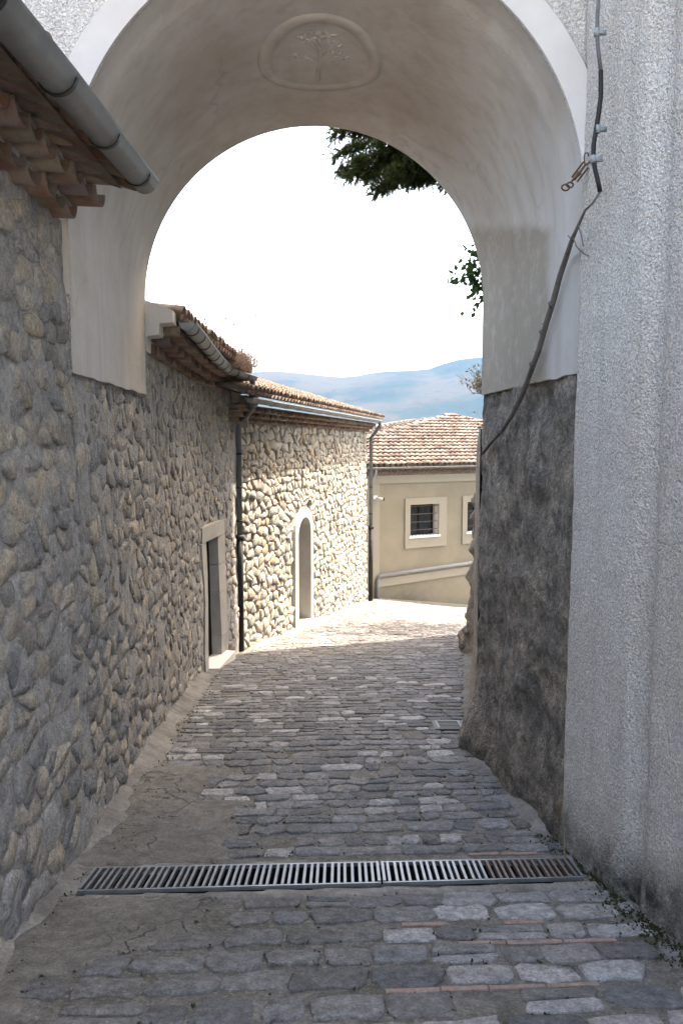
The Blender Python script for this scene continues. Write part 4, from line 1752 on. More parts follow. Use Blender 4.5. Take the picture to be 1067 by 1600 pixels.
# top
b0 = len(V)
for i in range(nu + 1):
    x, y, z = V[i * (nzz + 1) + nzz]; V.append((x + .5, y + .1, z)); Dt.append(0)
for i in range(nu):
    a = i * (nzz + 1) + nzz; Fc.append((a, b0 + i, b0 + i + 1, a + nzz + 1))
M['garden'] = mat('garden', (.26, .22, .17), (.36, .31, .25), 4, c3=(.42, .33, .23), scale3=1.5, amt3=.8, bump=.8, bscale=30, bdist=.03, bump2=.9, bscale2=8, speck=.4, speck_c=(.08, .07, .06), speck_scale=22, dirt_c=(.15, .13, .11), grain=.3, gscale=12, grain2=.3, gscale2=50)
mk('wall', V, Fc, M['garden'], garden, smooth=True, dirt=Dt)
# rubble stones stuck at the crumbling foot
rs = random.Random(9)
for k in range(14):
    y = rs.uniform(12.3, 13.8); p_, n_ = gplan(pl([(p2[1], c) for p2, c in zip(gp, gc)], y))
    zz = G0(y) + rs.uniform(.0, .7) ** 1.6
    c = p_ - n_ * (.22 - .12 * (zz - G0(y))) ; c.z = zz
    V = []; Fc = []
    r_ = rs.uniform(.05, .10)
    for a in range(4):
        th = math.pi * (a + .5) / 4
        for b in range(6):
            ph = 2 * math.pi * b / 6
            k2 = r_ * rs.uniform(.75, 1.2)
            V.append(c + Vector((math.sin(th) * math.cos(ph) * k2, math.sin(th) * math.sin(ph) * k2, math.cos(th) * k2 * .8)))
    for a in range(3):
        for b in range(6):
            i0 = a * 6 + b; i1 = a * 6 + (b + 1) % 6
            Fc.append((i0, i0 + 6, i1 + 6, i1))
    Fc.append((0, 1, 2, 3, 4, 5)); Fc.append((23, 22, 21, 20, 19, 18))
    mk('stone', V, Fc, M['wall_stone'], garden, smooth=False, tint=(.7, .64, .56), origin=c)
# terrace ground behind the garden wall
mb = MB()
mb.add([(1.6, 6.7, .2), (14, 6.7, .2), (14, 18, -1.0), (3.0, 14.4, -1.0), (2.4, 12.4, -.55)], [(0, 1, 2, 3, 4)])
mb.build('terrace_ground', M['moss'], garden)

# tall plain house added out of view behind the garden to shade the lane
hh = empty('shade_house', (6, 11, -1), 'unseen tall plain house added above the garden wall to shade the lane', 'house')
x0, x1, y0, y1, zt = 2.95, 10.0, 6.75, 15.4, 10.8
mb = MB(); mb.box(((x0 + x1) / 2, (y0 + y1) / 2, (zt - 5) / 2), ((x1 - x0) / 2, (y1 - y0) / 2, (zt + 5) / 2))
mb.build('wall', M['house_wall'], hh, dirt=[0] * 8)
mb = MB()
mb.add([(x0 - .12, y0 - .3, zt), (x1 + .3, y0 - .3, zt), (x1 + .3, y1 + .12, zt), (x0 - .12, y1 + .12, zt), (6, 10, zt + 1.6), (6, 13, zt + 1.6)],
       [(0, 1, 4), (1, 2, 5, 4), (2, 3, 5), (3, 0, 4, 5), (3, 2, 1, 0)])
mb.build('roof', M['tile'], hh, tint=(1, 1, 1))
for (yy, zz) in ((9, 2), (11.5, 2), (14, 2), (9, 5.5), (11.5, 5.5), (14, 5.5)):
    mb = MB(); mb.box((x0 - .01, yy, zz), (.03, .55, .8)); wf = mb.build('window', M['house_trim'], hh)
    mb = MB(); mb.box((x0 - .03, yy, zz), (.02, .42, .66)); mb.build('pane', M['glass'], wf)

# ------------------------------------------------------------------ far house at the foot of the lane
far = empty('rendered_house', (2.5, 28, -5.2), 'cream rendered house with barred windows and hipped tile roof closing the lane', 'house')
hd = Vector((.85, .527, 0)).normalized(); hn = Vector((hd.y, -hd.x, 0))     # outward normal faces the lane
P0 = Vector((.94, 26.0, 0))
S0, S1 = -1.0, 8.5


def HP(s, z, h=0.0):
    q = P0 + hd * s + hn * h
    return Vector((q.x, q.y, z))


ZE = -.90


def hs(px, py):
    """s, z on the facade for a photo point"""
    a, b = ray(px, py)
    s = (a * P0.y - P0.x) / (hd.x - a * hd.y)
    y = P0.y + hd.y * s
    return s, b * y


w1a = hs(640, 789); w1b = hs(684, 835); f1a = hs(632, 779); f1b = hs(696, 852)
w2a = hs(729, 784); f2a = hs(723, 776)
W1 = (w1a[0], w1b[0], w1b[1], w1a[1]); Fr1 = (f1a[0], f1b[0], f1b[1], f1a[1])
dd = (W1[1] - W1[0])
W2 = (w2a[0], w2a[0] + dd, W1[2], W1[3])
Fr2 = (W2[0] - (W1[0] - Fr1[0]), W2[1] + (Fr1[1] - W1[1]), Fr1[2], Fr1[3])


def wall_holes(name, s0, s1, z0, z1, holes, m, parent, h=0, depth=.3, zbf=None):
    ss_ = sorted(set([s0, s1] + [v for q in holes for v in q[:2]] + [lerp(s0, s1, i / 16) for i in range(17)]))
    zz_ = sorted(set([z0, z1] + [v for q in holes for v in q[2:]] + [lerp(z0, z1, i / 10) for i in range(11)]))
    V = []; Fc = []; Dt = []
    for s in ss_:
        for z in zz_:
            V.append(HP(s, z, h)); Dt.append(ss(.45, .0, z - (G(HP(s, 0).x, HP(s, 0).y))) * .8)
    nzv = len(zz_)
    for i in range(len(ss_) - 1):
        for j in range(nzv - 1):
            ms, mz = (ss_[i] + ss_[i + 1]) / 2, (zz_[j] + zz_[j + 1]) / 2
            if any(q[0] < ms < q[1] and q[2] < mz < q[3] for q in holes): continue
            a = i * nzv + j; Fc.append((a, a + nzv, a + nzv + 1, a + 1))
    mk(name, V, Fc, m, parent, dirt=Dt)


wall_holes('wall', S0, S1, -7.0, ZE, [W1, W2], M['house_wall'], far)
q = HP(S0, 0)
mb = MB(); mb.add([HP(S0, -7), HP(S0, ZE), HP(S0, ZE) + Vector((-hn.x * 8, -hn.y * 8, 0)), HP(S0, -7) - hn * 8], [(0, 1, 2, 3)])
mb.add([HP(S1, -7), HP(S1, ZE), HP(S1, ZE) - hn * 8, HP(S1, -7) - hn * 8], [(3, 2, 1, 0)])
mb.build('side_wall', M['house_wall'], far, dirt=[0] * 8)


def slab(name, s0, s1, z0, z1, h0, h1, m, parent, z0b=None, z1b=None, **k):
    """box on the facade; z0b,z1b: heights at the far end"""
    z0b = z0 if z0b is None else z0b; z1b = z1 if z1b is None else z1b
    V = [HP(s0, z0, h0), HP(s1, z0b, h0), HP(s1, z1b, h0), HP(s0, z1, h0), HP(s0, z0, h1), HP(s1, z0b, h1), HP(s1, z1b, h1), HP(s0, z1, h1)]
    return mk(name, V, [(0, 3, 2, 1), (4, 5, 6, 7), (0, 1, 5, 4), (1, 2, 6, 5), (2, 3, 7, 6), (3, 0, 4, 7)], m, parent, dirt=[0] * 8, **k)


def window(W, Fr):
    s0, s1, z0, z1 = W; a0, a1, b0, b1 = Fr
    wn = slab('window', a0, s0, b0, b1, -.01, .045, M['house_trim'], far)
    slab('window_frame', s1, a1, b0, b1, -.01, .045, M['house_trim'], wn)
    slab('window_frame', s0, s1, z1, b1, -.01, .044, M['house_trim'], wn)
    slab('window_frame', s0, s1, b0, z0 - .06, -.01, .044, M['house_trim'], wn)
    slab('sill', s0 - .05, s1 + .06, z0 - .06, z0, -.30, .075, M['house_white'], wn)
    # reveals
    for (V, f) in (([HP(s0, z0, 0), HP(s0, z1, 0), HP(s0, z1, -.32), HP(s0, z0, -.32)], (0, 1, 2, 3)),
                   ([HP(s1, z0, 0), HP(s1, z1, 0), HP(s1, z1, -.32), HP(s1, z0, -.32)], (3, 2, 1, 0)),
                   ([HP(s0, z1, 0), HP(s1, z1, 0), HP(s1, z1, -.32), HP(s0, z1, -.32)], (0, 1, 2, 3))):
        mk('reveal', V, [f], M['house_white'], wn)
    slab('pane', s0, s1, z0, z1, -.33, -.31, M['glass'], wn)
    mid = (s0 + s1) / 2
    for (a, b) in ((s0, s0 + .06), (s1 - .06, s1), (mid - .04, mid + .04)):
        slab('sash', a, b, z0, z1, -.31, -.28, M['door_wood'], wn)
    slab('sash', s0, s1, z1 - .06, z1, -.31, -.279, M['door_wood'], wn)
    slab('sash', s0, s1, z0, z0 + .06, -.31, -.279, M['door_wood'], wn)
    for i in range(1, 5):
        z = lerp(z0, z1, i / 4 - .06 if i < 5 else 1)
        if z >= z1: continue
        mb = MB(); mb.tube([HP(s0, z, -.05), HP(s1, z, -.05)], .012, 6); mb.build('bar', M['rust'], wn)
    for i in range(1, 8):
        s = lerp(s0, s1, i / 8)
        mb = MB(); mb.tube([HP(s, z0, -.05), HP(s, z1, -.05)], .010, 6); mb.build('bar', M['dark_metal'], wn)


window(W1, Fr1)
window(W2, Fr2)
# trim bands
slab('eaves_band', S0, S1, ZE - .43, ZE - .18, -.01, .035, M['house_trim'], far)
slab('corner_band', S0, hs(592, 800)[0], -7, ZE - .43, -.01, .03, M['house_trim'], far)
sA, zA = hs(587, 905); sB, zB = hs(728, 885)
kz = (zB - zA) / (sB - sA)
slab('ramp_band', sA, S1, zA - .26, zA, -.01, .06, M['house_trim'], far, z0b=zA - .26 + kz * (S1 - sA), z1b=zA + kz * (S1 - sA))
sC, zC = hs(587, 925); sD, zD = hs(728, 936)
k2 = (zD - zC) / (sD - sC)
slab('plinth_band', S0, S1, -7.2, zC, -.01, .05, M['house_trim'], far, z1b=zC + k2 * (S1 - S0))
mb = MB(); a_, b_ = HP(sA - .02, zA + .13, .10), HP(S1, zA + .13 + kz * (S1 - sA), .10)
mb.tube([HP(sA, zA - 1.05, .10), HP(sA, zA - .02, .10), HP(sA + .08, zA + .12, .10), b_], .06, 10)
mb.build('rail_pipe', M['pipe_light'], far, smooth=True)
mb = MB(); mb.tube([HP(sA, zA - 1.1, .10), HP(sA, zA - .62, .10)], .066, 10); mb.build('pipe_foot', M['dark_metal'], far, smooth=True)
# eaves: stepped rows of tile ends, with dark gaps
mb = MB()
ef = slab('cornice', S0, S1, ZE - .18, ZE + .08, -.02, .03, M['brick'], far)
Vt, Ft = half_tile(.06, .055, .2, seg=4, up=True)
cnt = 0
restc = MB()
for c in range(3):
    s = S0 + .05 + (.065 if c % 2 else 0)
    while s < S1:
        o_ = HP(s, ZE - .17 + c * .075, .06 + .05 * c)
        Mx = frame_m(o_, -hd, -hn, Vector((0, 0, 1)))
        restc.add([Mx @ v for v in Vt], Ft)
        s += .13
for c in range(1, 3):
    pass
restc.build('cornice_tiles', M['brick'], ef, kind='stuff')
gpt = [HP(s, ZE + .085, .27) for s in (S0 - .1, 3, S1)]
gutter(far, [tuple(p_) for p_ in gpt], .055, 1.1, m=M['pipe_light'], bm=M['pipe_grey'])
gl = HP(S0 + .75, 0)
mb = MB(); q = HP(hs(579, 760)[0], 0, .27)
mb.tube([(q.x, q.y, ZE + .03), (q.x, q.y, ZE - .1), (q.x - .12, q.y - .05, ZE - .3), (q.x - .12, q.y - .05, -5)], .05, 10)
mb.build('downpipe', M['pipe_light'], far, smooth=True)

# roof: front slope cut by the hip line, paler slope behind it
TP = math.tan(R(20.5))
def plane_sw(px, py):
    """intersection of the sight line with the front roof slope"""
    a, b = ray(px, py)
    w_ = 3.0; s = 2.0
    n_in = -hn
    for _ in range(60):
        y = P0.y + hd.y * s + n_in.y * w_
        w2 = (b * y - (ZE + .12)) / TP
        s2 = (a * y - P0.x - n_in.x * w2) / hd.x
        w_ += (w2 - w_) * .5; s += (s2 - s) * .5
    return s, w_
A_ = plane_sw(703, 652); B_ = plane_sw(583, 684)
hipk = (A_[1] - B_[1]) / (A_[0] - B_[0])
D = hd; a_ = R(20.5)
S = (-hn) * math.cos(a_) + Vector((0, 0, math.sin(a_))); Up = hn * math.sin(a_) + Vector((0, 0, math.cos(a_)))
O = HP(S0 - .1, ZE + .12, .22)
ca = math.cos(a_)


def inside_far(a, b):
    s = S0 - .1 + a; w_ = b * ca - .22
    if s <= A_[0]: return w_ < B_[1] + hipk * (s - B_[0])
    return w_ < A_[1] - .62 * (s - A_[0])


tiled_roof(far, O, D, S, 62, 19, Up, NEW_UP, 295, pitch=.215, rowl=.33, inside=inside_far)


def RP(s, w_, dz=0):
    q = P0 + hd * s - hn * w_
    return Vector((q.x, q.y, ZE + .12 + w_ * TP + dz))


# ridge caps along the hip
ridge = None
nrc = 22
pA_, pB_ = RP(A_[0], A_[1], .08), RP(S0 - .1, B_[1] + hipk * (S0 - .1 - B_[0]), .08)
dirr = (pA_ - pB_); Lr = dirr.length; dirr.normalize()
Xr = dirr.cross(Vector((0, 0, 1))).normalized(); Zr = Xr.cross(dirr)
mb = MB(); mb.tube([pB_ - Vector((0, 0, .06)), pA_ - Vector((0, 0, .06))], .06, 8); ridge = mb.build('hip_ridge', M['pale_cement'], far, smooth=True)
k = 0
while k * .36 < Lr:
    me, Vt, Ft = rt.choice(NEW_UP)
    put_mesh('ridge_tile', me, ridge, frame_m(pB_ + dirr * k * .36 + Zr * rt.uniform(-.01, .02), Xr, dirr, Zr)); k += 1
# right hip
pC_ = RP(A_[0] + 6, A_[1] - .62 * 6, .06)
dr2 = (pA_ - pC_); L2 = dr2.length; dr2.normalize(); X2 = dr2.cross(Vector((0, 0, 1))).normalized(); Z2 = X2.cross(dr2)
k = 0
while k * .36 < L2:
    me, Vt, Ft = rt.choice(NEW_UP)
    put_mesh('ridge_tile', me, ridge, frame_m(pC_ + dr2 * k * .36, X2, dr2, Z2)); k += 1
# the slope behind the hip, seen edge-on
c1 = at(640, 655, 35.5); c2 = at(583, 664, 33.5); c0 = at(545, 672, 32.0)
pts = [pB_ - Vector((0, 0, .1)), pA_ - Vector((0, 0, .1)), c1, c2, c0]
back = MB()
back.add([pts[0], pts[1], pts[2]], [(0, 1, 2)], (1, 1, 1)); back.add([pts[0], pts[2], pts[3]], [(0, 1, 2)], (1, 1, 1)); back.add([pts[0], pts[3], pts[4]], [(0, 1, 2)], (1, 1, 1))
bs = back.build('back_slope', M['tile'], far)
rows = MB()
for i in range(22):
    f0 = i / 22
    a = pB_.lerp(pA_, f0); 
    top = c0.lerp(c2, min(1, f0 * 2.2)) if f0 < .45 else (c2.lerp(c1, min(1, (f0 - .45) / .35)) if f0 < .8 else c1.lerp(pA_, (f0 - .8) / .2))
    n_t = 7
    for j in range(n_t):
        p_ = a.lerp(top, j / n_t); d_ = (top - a)
        if d_.length < .3: continue
        d_ = d_.normalized()
        X_ = d_.cross(Vector((0, 0, 1))).normalized(); Z_ = X_.cross(d_)
        Vt, Ft = half_tile(.11, .09, .42, seg=4)
        Mx = frame_m(p_ - Vector((0, 0, .08)), X_, d_, Z_)
        rows.add([Mx @ v for v in Vt], Ft, tile_tints(rt))
rows.build('roof_tiles', M['tile'], bs, smooth=True, kind='stuff')
# metal flue dome at the back right
mbq = MB(); c = at(742, 672, 36)
V = []; Fc = []
for i in range(7):
    for j in range(16):
        th = math.pi / 2 * i / 6; ph = 2 * math.pi * j / 16
        V.append(c + Vector((math.cos(ph) * math.cos(th) * .85, math.sin(ph) * math.cos(th) * .85, math.sin(th) * .42)))
for i in range(6):
    for j in range(16):
        a = i * 16 + j; b = i * 16 + (j + 1) % 16; Fc.append((a, b, b + 16, a + 16))
mbq.add(V, Fc); mbq.tube([c - Vector((0, 0, 1.2)), c], .85, 16)
mbq.build('metal_dome', M['galv'], far, smooth=True)

# security camera on the facade
s, z = hs(584, 777)
cr = empty('security_camera', HP(s, z, .05), 'small white security camera on the corner of the cream house', 'security camera')
mb = MB(); mb.box(HP(s, z, .05), (.07, .05, .055), hd, hn); mb.build('bracket', M['house_white'], cr)
mb = MB(); mb.tube([HP(s + .02, z - .02, .10), HP(s + .13, z - .04, .2), HP(s + .19, z - .05, .26)], [.035, .04, .045], 10); mb.build('camera_body', M['house_white'], cr, smooth=True)
mb = MB(); mb.tube([HP(s + .185, z - .05, .255), HP(s + .21, z - .055, .28)], .048, 12); mb.build('lens', M['black_rubber'], cr, smooth=True)

# ------------------------------------------------------------------ cable, clamps, turnbuckle, dead vine on the right
def on_wall(px, py, off=.03):
    a, b = ray(px, py)
    y = 4.3
    for _ in range(30):
        z = b * y
        x = rw(y, z) - rw_off(y, z) - off
        # move y so that a*y == x
        y = y + (x / a - y) * .5
        y = min(y, 4.5)
    return Vector((a * y, y, b * y))


def on_jamb(px, py, off=.035):
    a, b = ray(px, py)
    y = 5.0
    for _ in range(40):
        f = (y - YN) / (YF - YN)
        z = b * y
        if z > ZI: x = lerp(CN[0] + CN[2], CFr[0] + CFr[2], f)
        else: x = pier_x(y, z) - pier_off(y, z)
        x -= off
        y += (x / a - y) * .5
    return Vector((a * y, y, b * y))


cab = empty('power_cable', on_wall(933, 150), 'thick black power cable clipped down the corner of the whitewashed wall', 'cable')
cpts = [at(x, y, 4.12) for x, y in ((938, -60), (936, -20), (933, 20), (932, 50), (934, 80), (938, 110), (938, 150), (935, 175), (931, 200), (927, 225), (926, 245), (929, 265), (934, 285), (937, 300))]
mb = MB(); mb.tube(cpts[:6], .009, 10); mb.build('cable_upper', M['grey_rubber'], cab, smooth=True)
mb = MB(); mb.tube(cpts[5:], .0112, 10); mb.build('cable_lower', M['black_rubber'], cab, smooth=True)
for (x, y) in ((932, 45), (933, 196), (926, 243)):
    c = at(x, y, 4.12); c2_ = at(x, y + 12, 4.12)
    mb = MB(); mb.tube([c, c2_], .0145, 10); mb.box((c + c2_) / 2 + Vector((.02, 0, 0)), (.024, .008, .010)); mb.build('clip', M['clip'], cab, smooth=True)

tb = empty('turnbuckle', at(900, 270, 4.42), 'small rusty turnbuckle with ring and hook hanging by the black cable', 'turnbuckle')
def T(px, py, dy=0): return at(px, py, 4.40 + dy)
mb = MB(); mb.tube([T(897, 281), T(915, 256)], .006, 8); mb.tube([T(893, 277), T(911, 253)], .005, 8); mb.tube([T(901, 284), T(918, 262)], .005, 8); mb.tube([T(892, 284), T(905, 270)], [.004, .012], 8)
mb.build('body', M['rust'], tb, smooth=True)
mb = MB(); mb.tube([T(913, 257), T(912, 245), T(914, 239), T(918, 239), T(919, 244)], .0035, 8); mb.tube([T(916, 258), T(928, 243)], .004, 6); mb.build('hook', M['rust'], tb, smooth=True)
for (cx_, cy_, rr) in ((883, 293, 6), (890, 289, 5)):
    mb = MB(); mb.tube([T(cx_ + rr * math.cos(a), cy_ + rr * .8 * math.sin(a), .01 * math.sin(a)) for a in [2 * math.pi * k / 12 for k in range(13)]], .0045, 6)
    mb.build('ring', M['rust'], tb, smooth=True)

vine = empty('dead_vine', on_jamb(860, 480), 'bare dead vine stem trailing down the jamb from the cable end', 'vine')
vp = [at(937, 300, 4.12), at(925, 318, 4.14), at(914, 328, 4.20), at(903, 352, 4.28), at(893, 375, 4.38)] + [on_jamb(x, y, .04) for x, y in ( (884, 402), (874, 432), (864, 470), (852, 508), (842, 545), (829, 580), (815, 618), (800, 648), (785, 672), (768, 690), (754, 708))]
rr_ = [.007, .006, .006, .008, .012, .015, .016, .017, .017, .017, .017, .016, .015, .014, .013, .012]
mb = MB(); mb.tube(vp, rr_, 8); mb.build('stem', M['bark'], vine, smooth=True)
for p1 in ([(852, 508), (846, 506)], [(838, 553), (834, 549)], [(754, 705), (748, 703)], [(893, 375), (887, 368)]):
    mb = MB(); mb.tube([on_jamb(x, y, .05) for x, y in p1], [.003] * len(p1), 6); mb.build('twig', M['bark'], vine)
for p1 in ([(903, 352), (908, 370), (911, 385)], [(895, 370), (900, 385), (912, 397), (920, 400)]):
    mb = MB(); mb.tube([at(x, y, 4.15) for x, y in p1], [.003] * len(p1), 6); mb.build('twig', M['bark'], vine)
for (x, y) in ((862, 478), (848, 522), (832, 572), (806, 640), (780, 678)):
    c = on_jamb(x, y, .04); mb = MB(); mb.tube([c, c + Vector((-.02, -.01, .02))], [.018, .01], 8); mb.build('knot', M['bark'], vine, smooth=True)

# thin dry straw by the grate, litter, manhole
mb = MB(); a = Vector((1.185, 4.22, G0(4.22))); mb.tube([a, a + Vector((-.004, 0, .10)), a + Vector((-.006, 0, .19))], .004, 6)
o = mb.build('dry_stalk', M['straw'], None); tagit(o, 'single thin dry stalk standing at the end of the rusty grate', 'stalk')
c = at(744, 990, 12.1)
mb = MB(); mb.add([c, c + Vector((.05, 0, .10)), c + Vector((.10, .02, .17)), c + Vector((.02, .03, .15)), c + Vector((.06, -.04, .05)), c + Vector((.1, -.02, .12))], [(0, 4, 5, 2, 1), (0, 1, 3), (1, 2, 3)])
o = mb.build('paper_scrap', M['paper'], None); tagit(o, 'crumpled white paper scrap caught in the crumbling garden wall', 'litter')
mh = empty('manhole_cover', (1.02, 7.3, G0(7.3)), 'small dark square iron cover set in the cobbles beyond the pier', 'manhole cover')
def flat(x0_, x1_, y0_, y1_, z_, t_, name, m, par):
    mb = MB(); V = []
    for dz in (-t_, 0):
        for (x, y) in ((x0_, y0_), (x1_, y0_), (x1_, y1_), (x0_, y1_)): V.append((x, y, G0(y) + z_ + dz))
    mb.add(V, [(3, 2, 1, 0), (4, 5, 6, 7), (0, 1, 5, 4), (1, 2, 6, 5), (2, 3, 7, 6), (3, 0, 4, 7)]); return mb.build(name, m, par)
flat(.82, 1.10, 7.05, 7.42, .022, .04, 'frame', M['dark_metal'], mh)
flat(.85, 1.07, 7.09, 7.38, .026, .01, 'lid', M['pipe_grey'], mh)
for k in range(5): flat(.87, 1.05, 7.11 + k * .055, 7.13 + k * .055, .030, .006, 'ridge', M['dark_metal'], mh)

# ------------------------------------------------------------------ vegetation
def quad_leaf(mb, c, d, n_, L, W):
    d = d.normalized(); s = d.cross(n_)
    if s.length < .05: s = d.cross(Vector((1, 0, .3)))
    s.normalize()
    mb.add([c, c + d * L * .45 + s * W, c + d * L, c + d * L * .45 - s * W], [(0, 1, 2, 3)])


rv = random.Random(5)
def rdir(r): 
    v = Vector((r.gauss(0, 1), r.gauss(0, 1), r.gauss(0, 1))); return v.normalized()


# fir tree
fir = empty('fir_tree', (2.75, 8.2, .1), 'dark fir tree whose drooping boughs hang into the top of the arch opening', 'tree')
mb = MB(); mb.tube([(2.75, 8.2, -.6), (2.75, 8.2, 3), (2.72, 8.25, 7), (2.7, 8.2, 10.5)], [.24, .2, .12, .03], 10); mb.build('trunk', M['bark'], fir, smooth=True)
fol = MB(); limbs = MB()
def shoot(c, d, L, r):
    """a fir shoot: a spine with needles both sides, drawn as narrow blades"""
    d = d.normalized()
    s = d.cross(Vector((0, 0, 1)))
    if s.length < .1: s = Vector((1, 0, 0))
    s.normalize(); u = s.cross(d)
    n = 7
    for i in range(n):
        k = i / n
        p = c + d * L * k
        an = r.uniform(0, 6.28)
        e = s * math.cos(an) + u * math.sin(an)
        tip = p + d * .035 + e * (.034 * (1 - .4 * k))
        b_ = d.cross(e) * .0055
        fol.add([p - b_, p + b_, tip], [(0, 1, 2)])
        e2 = -e
        tip = p + d * .032 + e2 * (.032 * (1 - .4 * k))
        fol.add([p - b_, p + b_, tip], [(0, 1, 2)])


def bough(p0, p1, droop, r, dens, wid):
    P = []
    N_ = 10
    for i in range(N_ + 1):
        k = i / N_
        q = p0.lerp(p1, k); q.z -= droop * k * k; P.append(q)
    limbs.tube(P, [.035 * (1 - .85 * i / N_) for i in range(N_ + 1)], 6)
    L = (p1 - p0).length
    for i in range(int(dens * L)):
        k = r.random() ** .7
        q = p0.lerp(p1, k); q.z -= droop * k * k
        ax = (p1 - p0).normalized()
        side = ax.cross(Vector((0, 0, 1))).normalized() * r.choice((-1, 1))
        tl = wid * (1.1 - .7 * k) * r.uniform(.4, 1)
        td = (side * r.uniform(.3, 1) + ax * r.uniform(.3, .9) + Vector((0, 0, r.uniform(-.8, .05)))).normalized()
        limbs.tube([q, q + td * tl * .5, q + td * tl + Vector((0, 0, -.04))], [.006, .004, .002], 4, cap=False)
        m_ = max(2, int(tl / .035))
        for j in range(m_):
            f = (j + r.random()) / m_
            c = q + td * tl * f + Vector((0, 0, -.04 * f))
            sd = (td + rdir(r) * .8).normalized()
            shoot(c, sd, r.uniform(.06, .11), r)


tr0 = Vector((2.75, 8.2, 0))
# boughs seen in the opening (tips traced roughly from the photograph)
for (px, py, yy, zst, dr) in ((520, 205, 8.1, 3.6, .35), (528, 235, 8.0, 3.35, .3), (535, 262, 8.0, 3.2, .3), (575, 272, 7.9, 3.1, .3), (560, 245, 7.7, 3.2, .3), (600, 282, 7.8, 3.0, .3), (625, 240, 7.9, 3.0, .25), (650, 258, 7.9, 2.85, .2), (640, 232, 7.6, 2.9, .2), (690, 268, 7.8, 2.75, .15), (590, 215, 7.7, 3.3, .3), (560, 205, 8.2, 3.4, .3), (545, 270, 7.8, 3.3, .35), (590, 292, 7.7, 3.1, .3), (610, 262, 7.6, 3.0, .25), (672, 270, 7.7, 2.75, .15), (700, 285, 7.7, 2.65, .12), (640, 280, 7.9, 2.9, .2)):
    tip = at(px, py, yy)
    bough(Vector((2.7, 8.2, zst)), tip + Vector((0, 0, dr)), dr, rv, 95, .30)
fol.build('boughs', M['fir'], fir)
fol = MB()
for i in range(46):
    z = 2.9 + i * .165; a = i * 2.4
    ln = 2.9 * (1 - (z - 2.6) / 8.6)
    d = Vector((math.cos(a), math.sin(a), 0))
    if d.x < -.2 and z < 4.6: continue
    if d.x < -.2: ln *= .8
    bough(Vector((2.75, 8.2, z)), Vector((2.75, 8.2, z - .2)) + d * ln, .35, rv, 14, .5)
fol.build('crown', M['fir'], fir)
limbs.build('branches', M['bark'], fir)

# broadleaf tree beside the pier
bt = empty('broadleaf_tree', (2.3, 9.4, .1), 'leafy tree with broad green leaves peeping past the arch edge', 'tree')
mb = MB(); mb.tube([(2.3, 9.4, -.3), (2.25, 9.3, 1.2), (2.1, 9.2, 2.6)], [.06, .045, .02], 8); mb.build('trunk', M['bark'], bt, smooth=True)
lv = MB(); tw = MB()
clusters = [(742, 392, 16), (735, 412, 20), (745, 425, 22), (728, 440, 14), (740, 455, 16), (750, 440, 18), (725, 428, 12), (748, 470, 4), (742, 480, 3), (712, 440, 3), (752, 400, 16), (758, 430, 30), (765, 450, 30)]
for (px, py, n) in clusters:
    c = at(px, py, 9.0)
    tw.tube([Vector((2.2, 9.3, 1.9)), c + Vector((.1, .05, .02)), c], [.010, .004, .002], 5)
    for k in range(int(n * 1.5)):
        q = c + Vector((rv.gauss(0, .07), rv.gauss(0, .10), rv.gauss(0, .07)))
        quad_leaf(lv, q, rdir(rv) + Vector((-.2, 0, -.7)), rdir(rv), rv.uniform(.06, .10), rv.uniform(.02, .032))
for k in range(900):
    q = Vector((2.75, 9.6, 2.3)) + Vector((rv.gauss(0, .35), rv.gauss(0, .4), rv.gauss(0, .45)))
    if q.x < q.y * .178: continue
    quad_leaf(lv, q, rdir(rv) + Vector((0, 0, -.6)), rdir(rv), rv.uniform(.06, .1), rv.uniform(.02, .03))
for (px, py) in ((709, 424), (700, 440), (696, 448), (705, 462), (688, 445), (720, 467), (745, 483), (731, 478)):
    q = at(px, py, 8.8)
    quad_leaf(lv, q, rdir(rv), rdir(rv), .035, .009)
    tw.tube([at(735, 445, 8.95), q], [.002, .0012], 3)
lv.build('crown', M['leaf'], bt)
tw.build('branches', M['bark'], bt)


shade_tree = empty('broadleaf_tree', (5.1, 18.6, -3.5), 'tall leafy tree added out of view beyond the tall house to shade the far end of the lane', 'tree')
mb = MB(); mb.tube([(5.1, 18.6, -4.6), (5.1, 18.6, 0), (5.0, 18.5, 3.2)], [.16, .12, .05], 8); mb.build('trunk', M['bark'], shade_tree, smooth=True)
l2 = MB()  # crown of the added, hidden tree, placed to cast shade on the lane
for k in range(70):
    c = Vector((5.0 + rv.gauss(0, .75), 18.5 + rv.gauss(0, .8), 4.2 + rv.gauss(0, .7)))
    for j in range(48):
        q = c + Vector((rv.gauss(0, .18), rv.gauss(0, .18), rv.gauss(0, .14)))
        if q.x < q.y * .19: continue
        quad_leaf(l2, q, rdir(rv), rdir(rv), .16, .05)
l2.build('crown', M['leaf'], shade_tree)


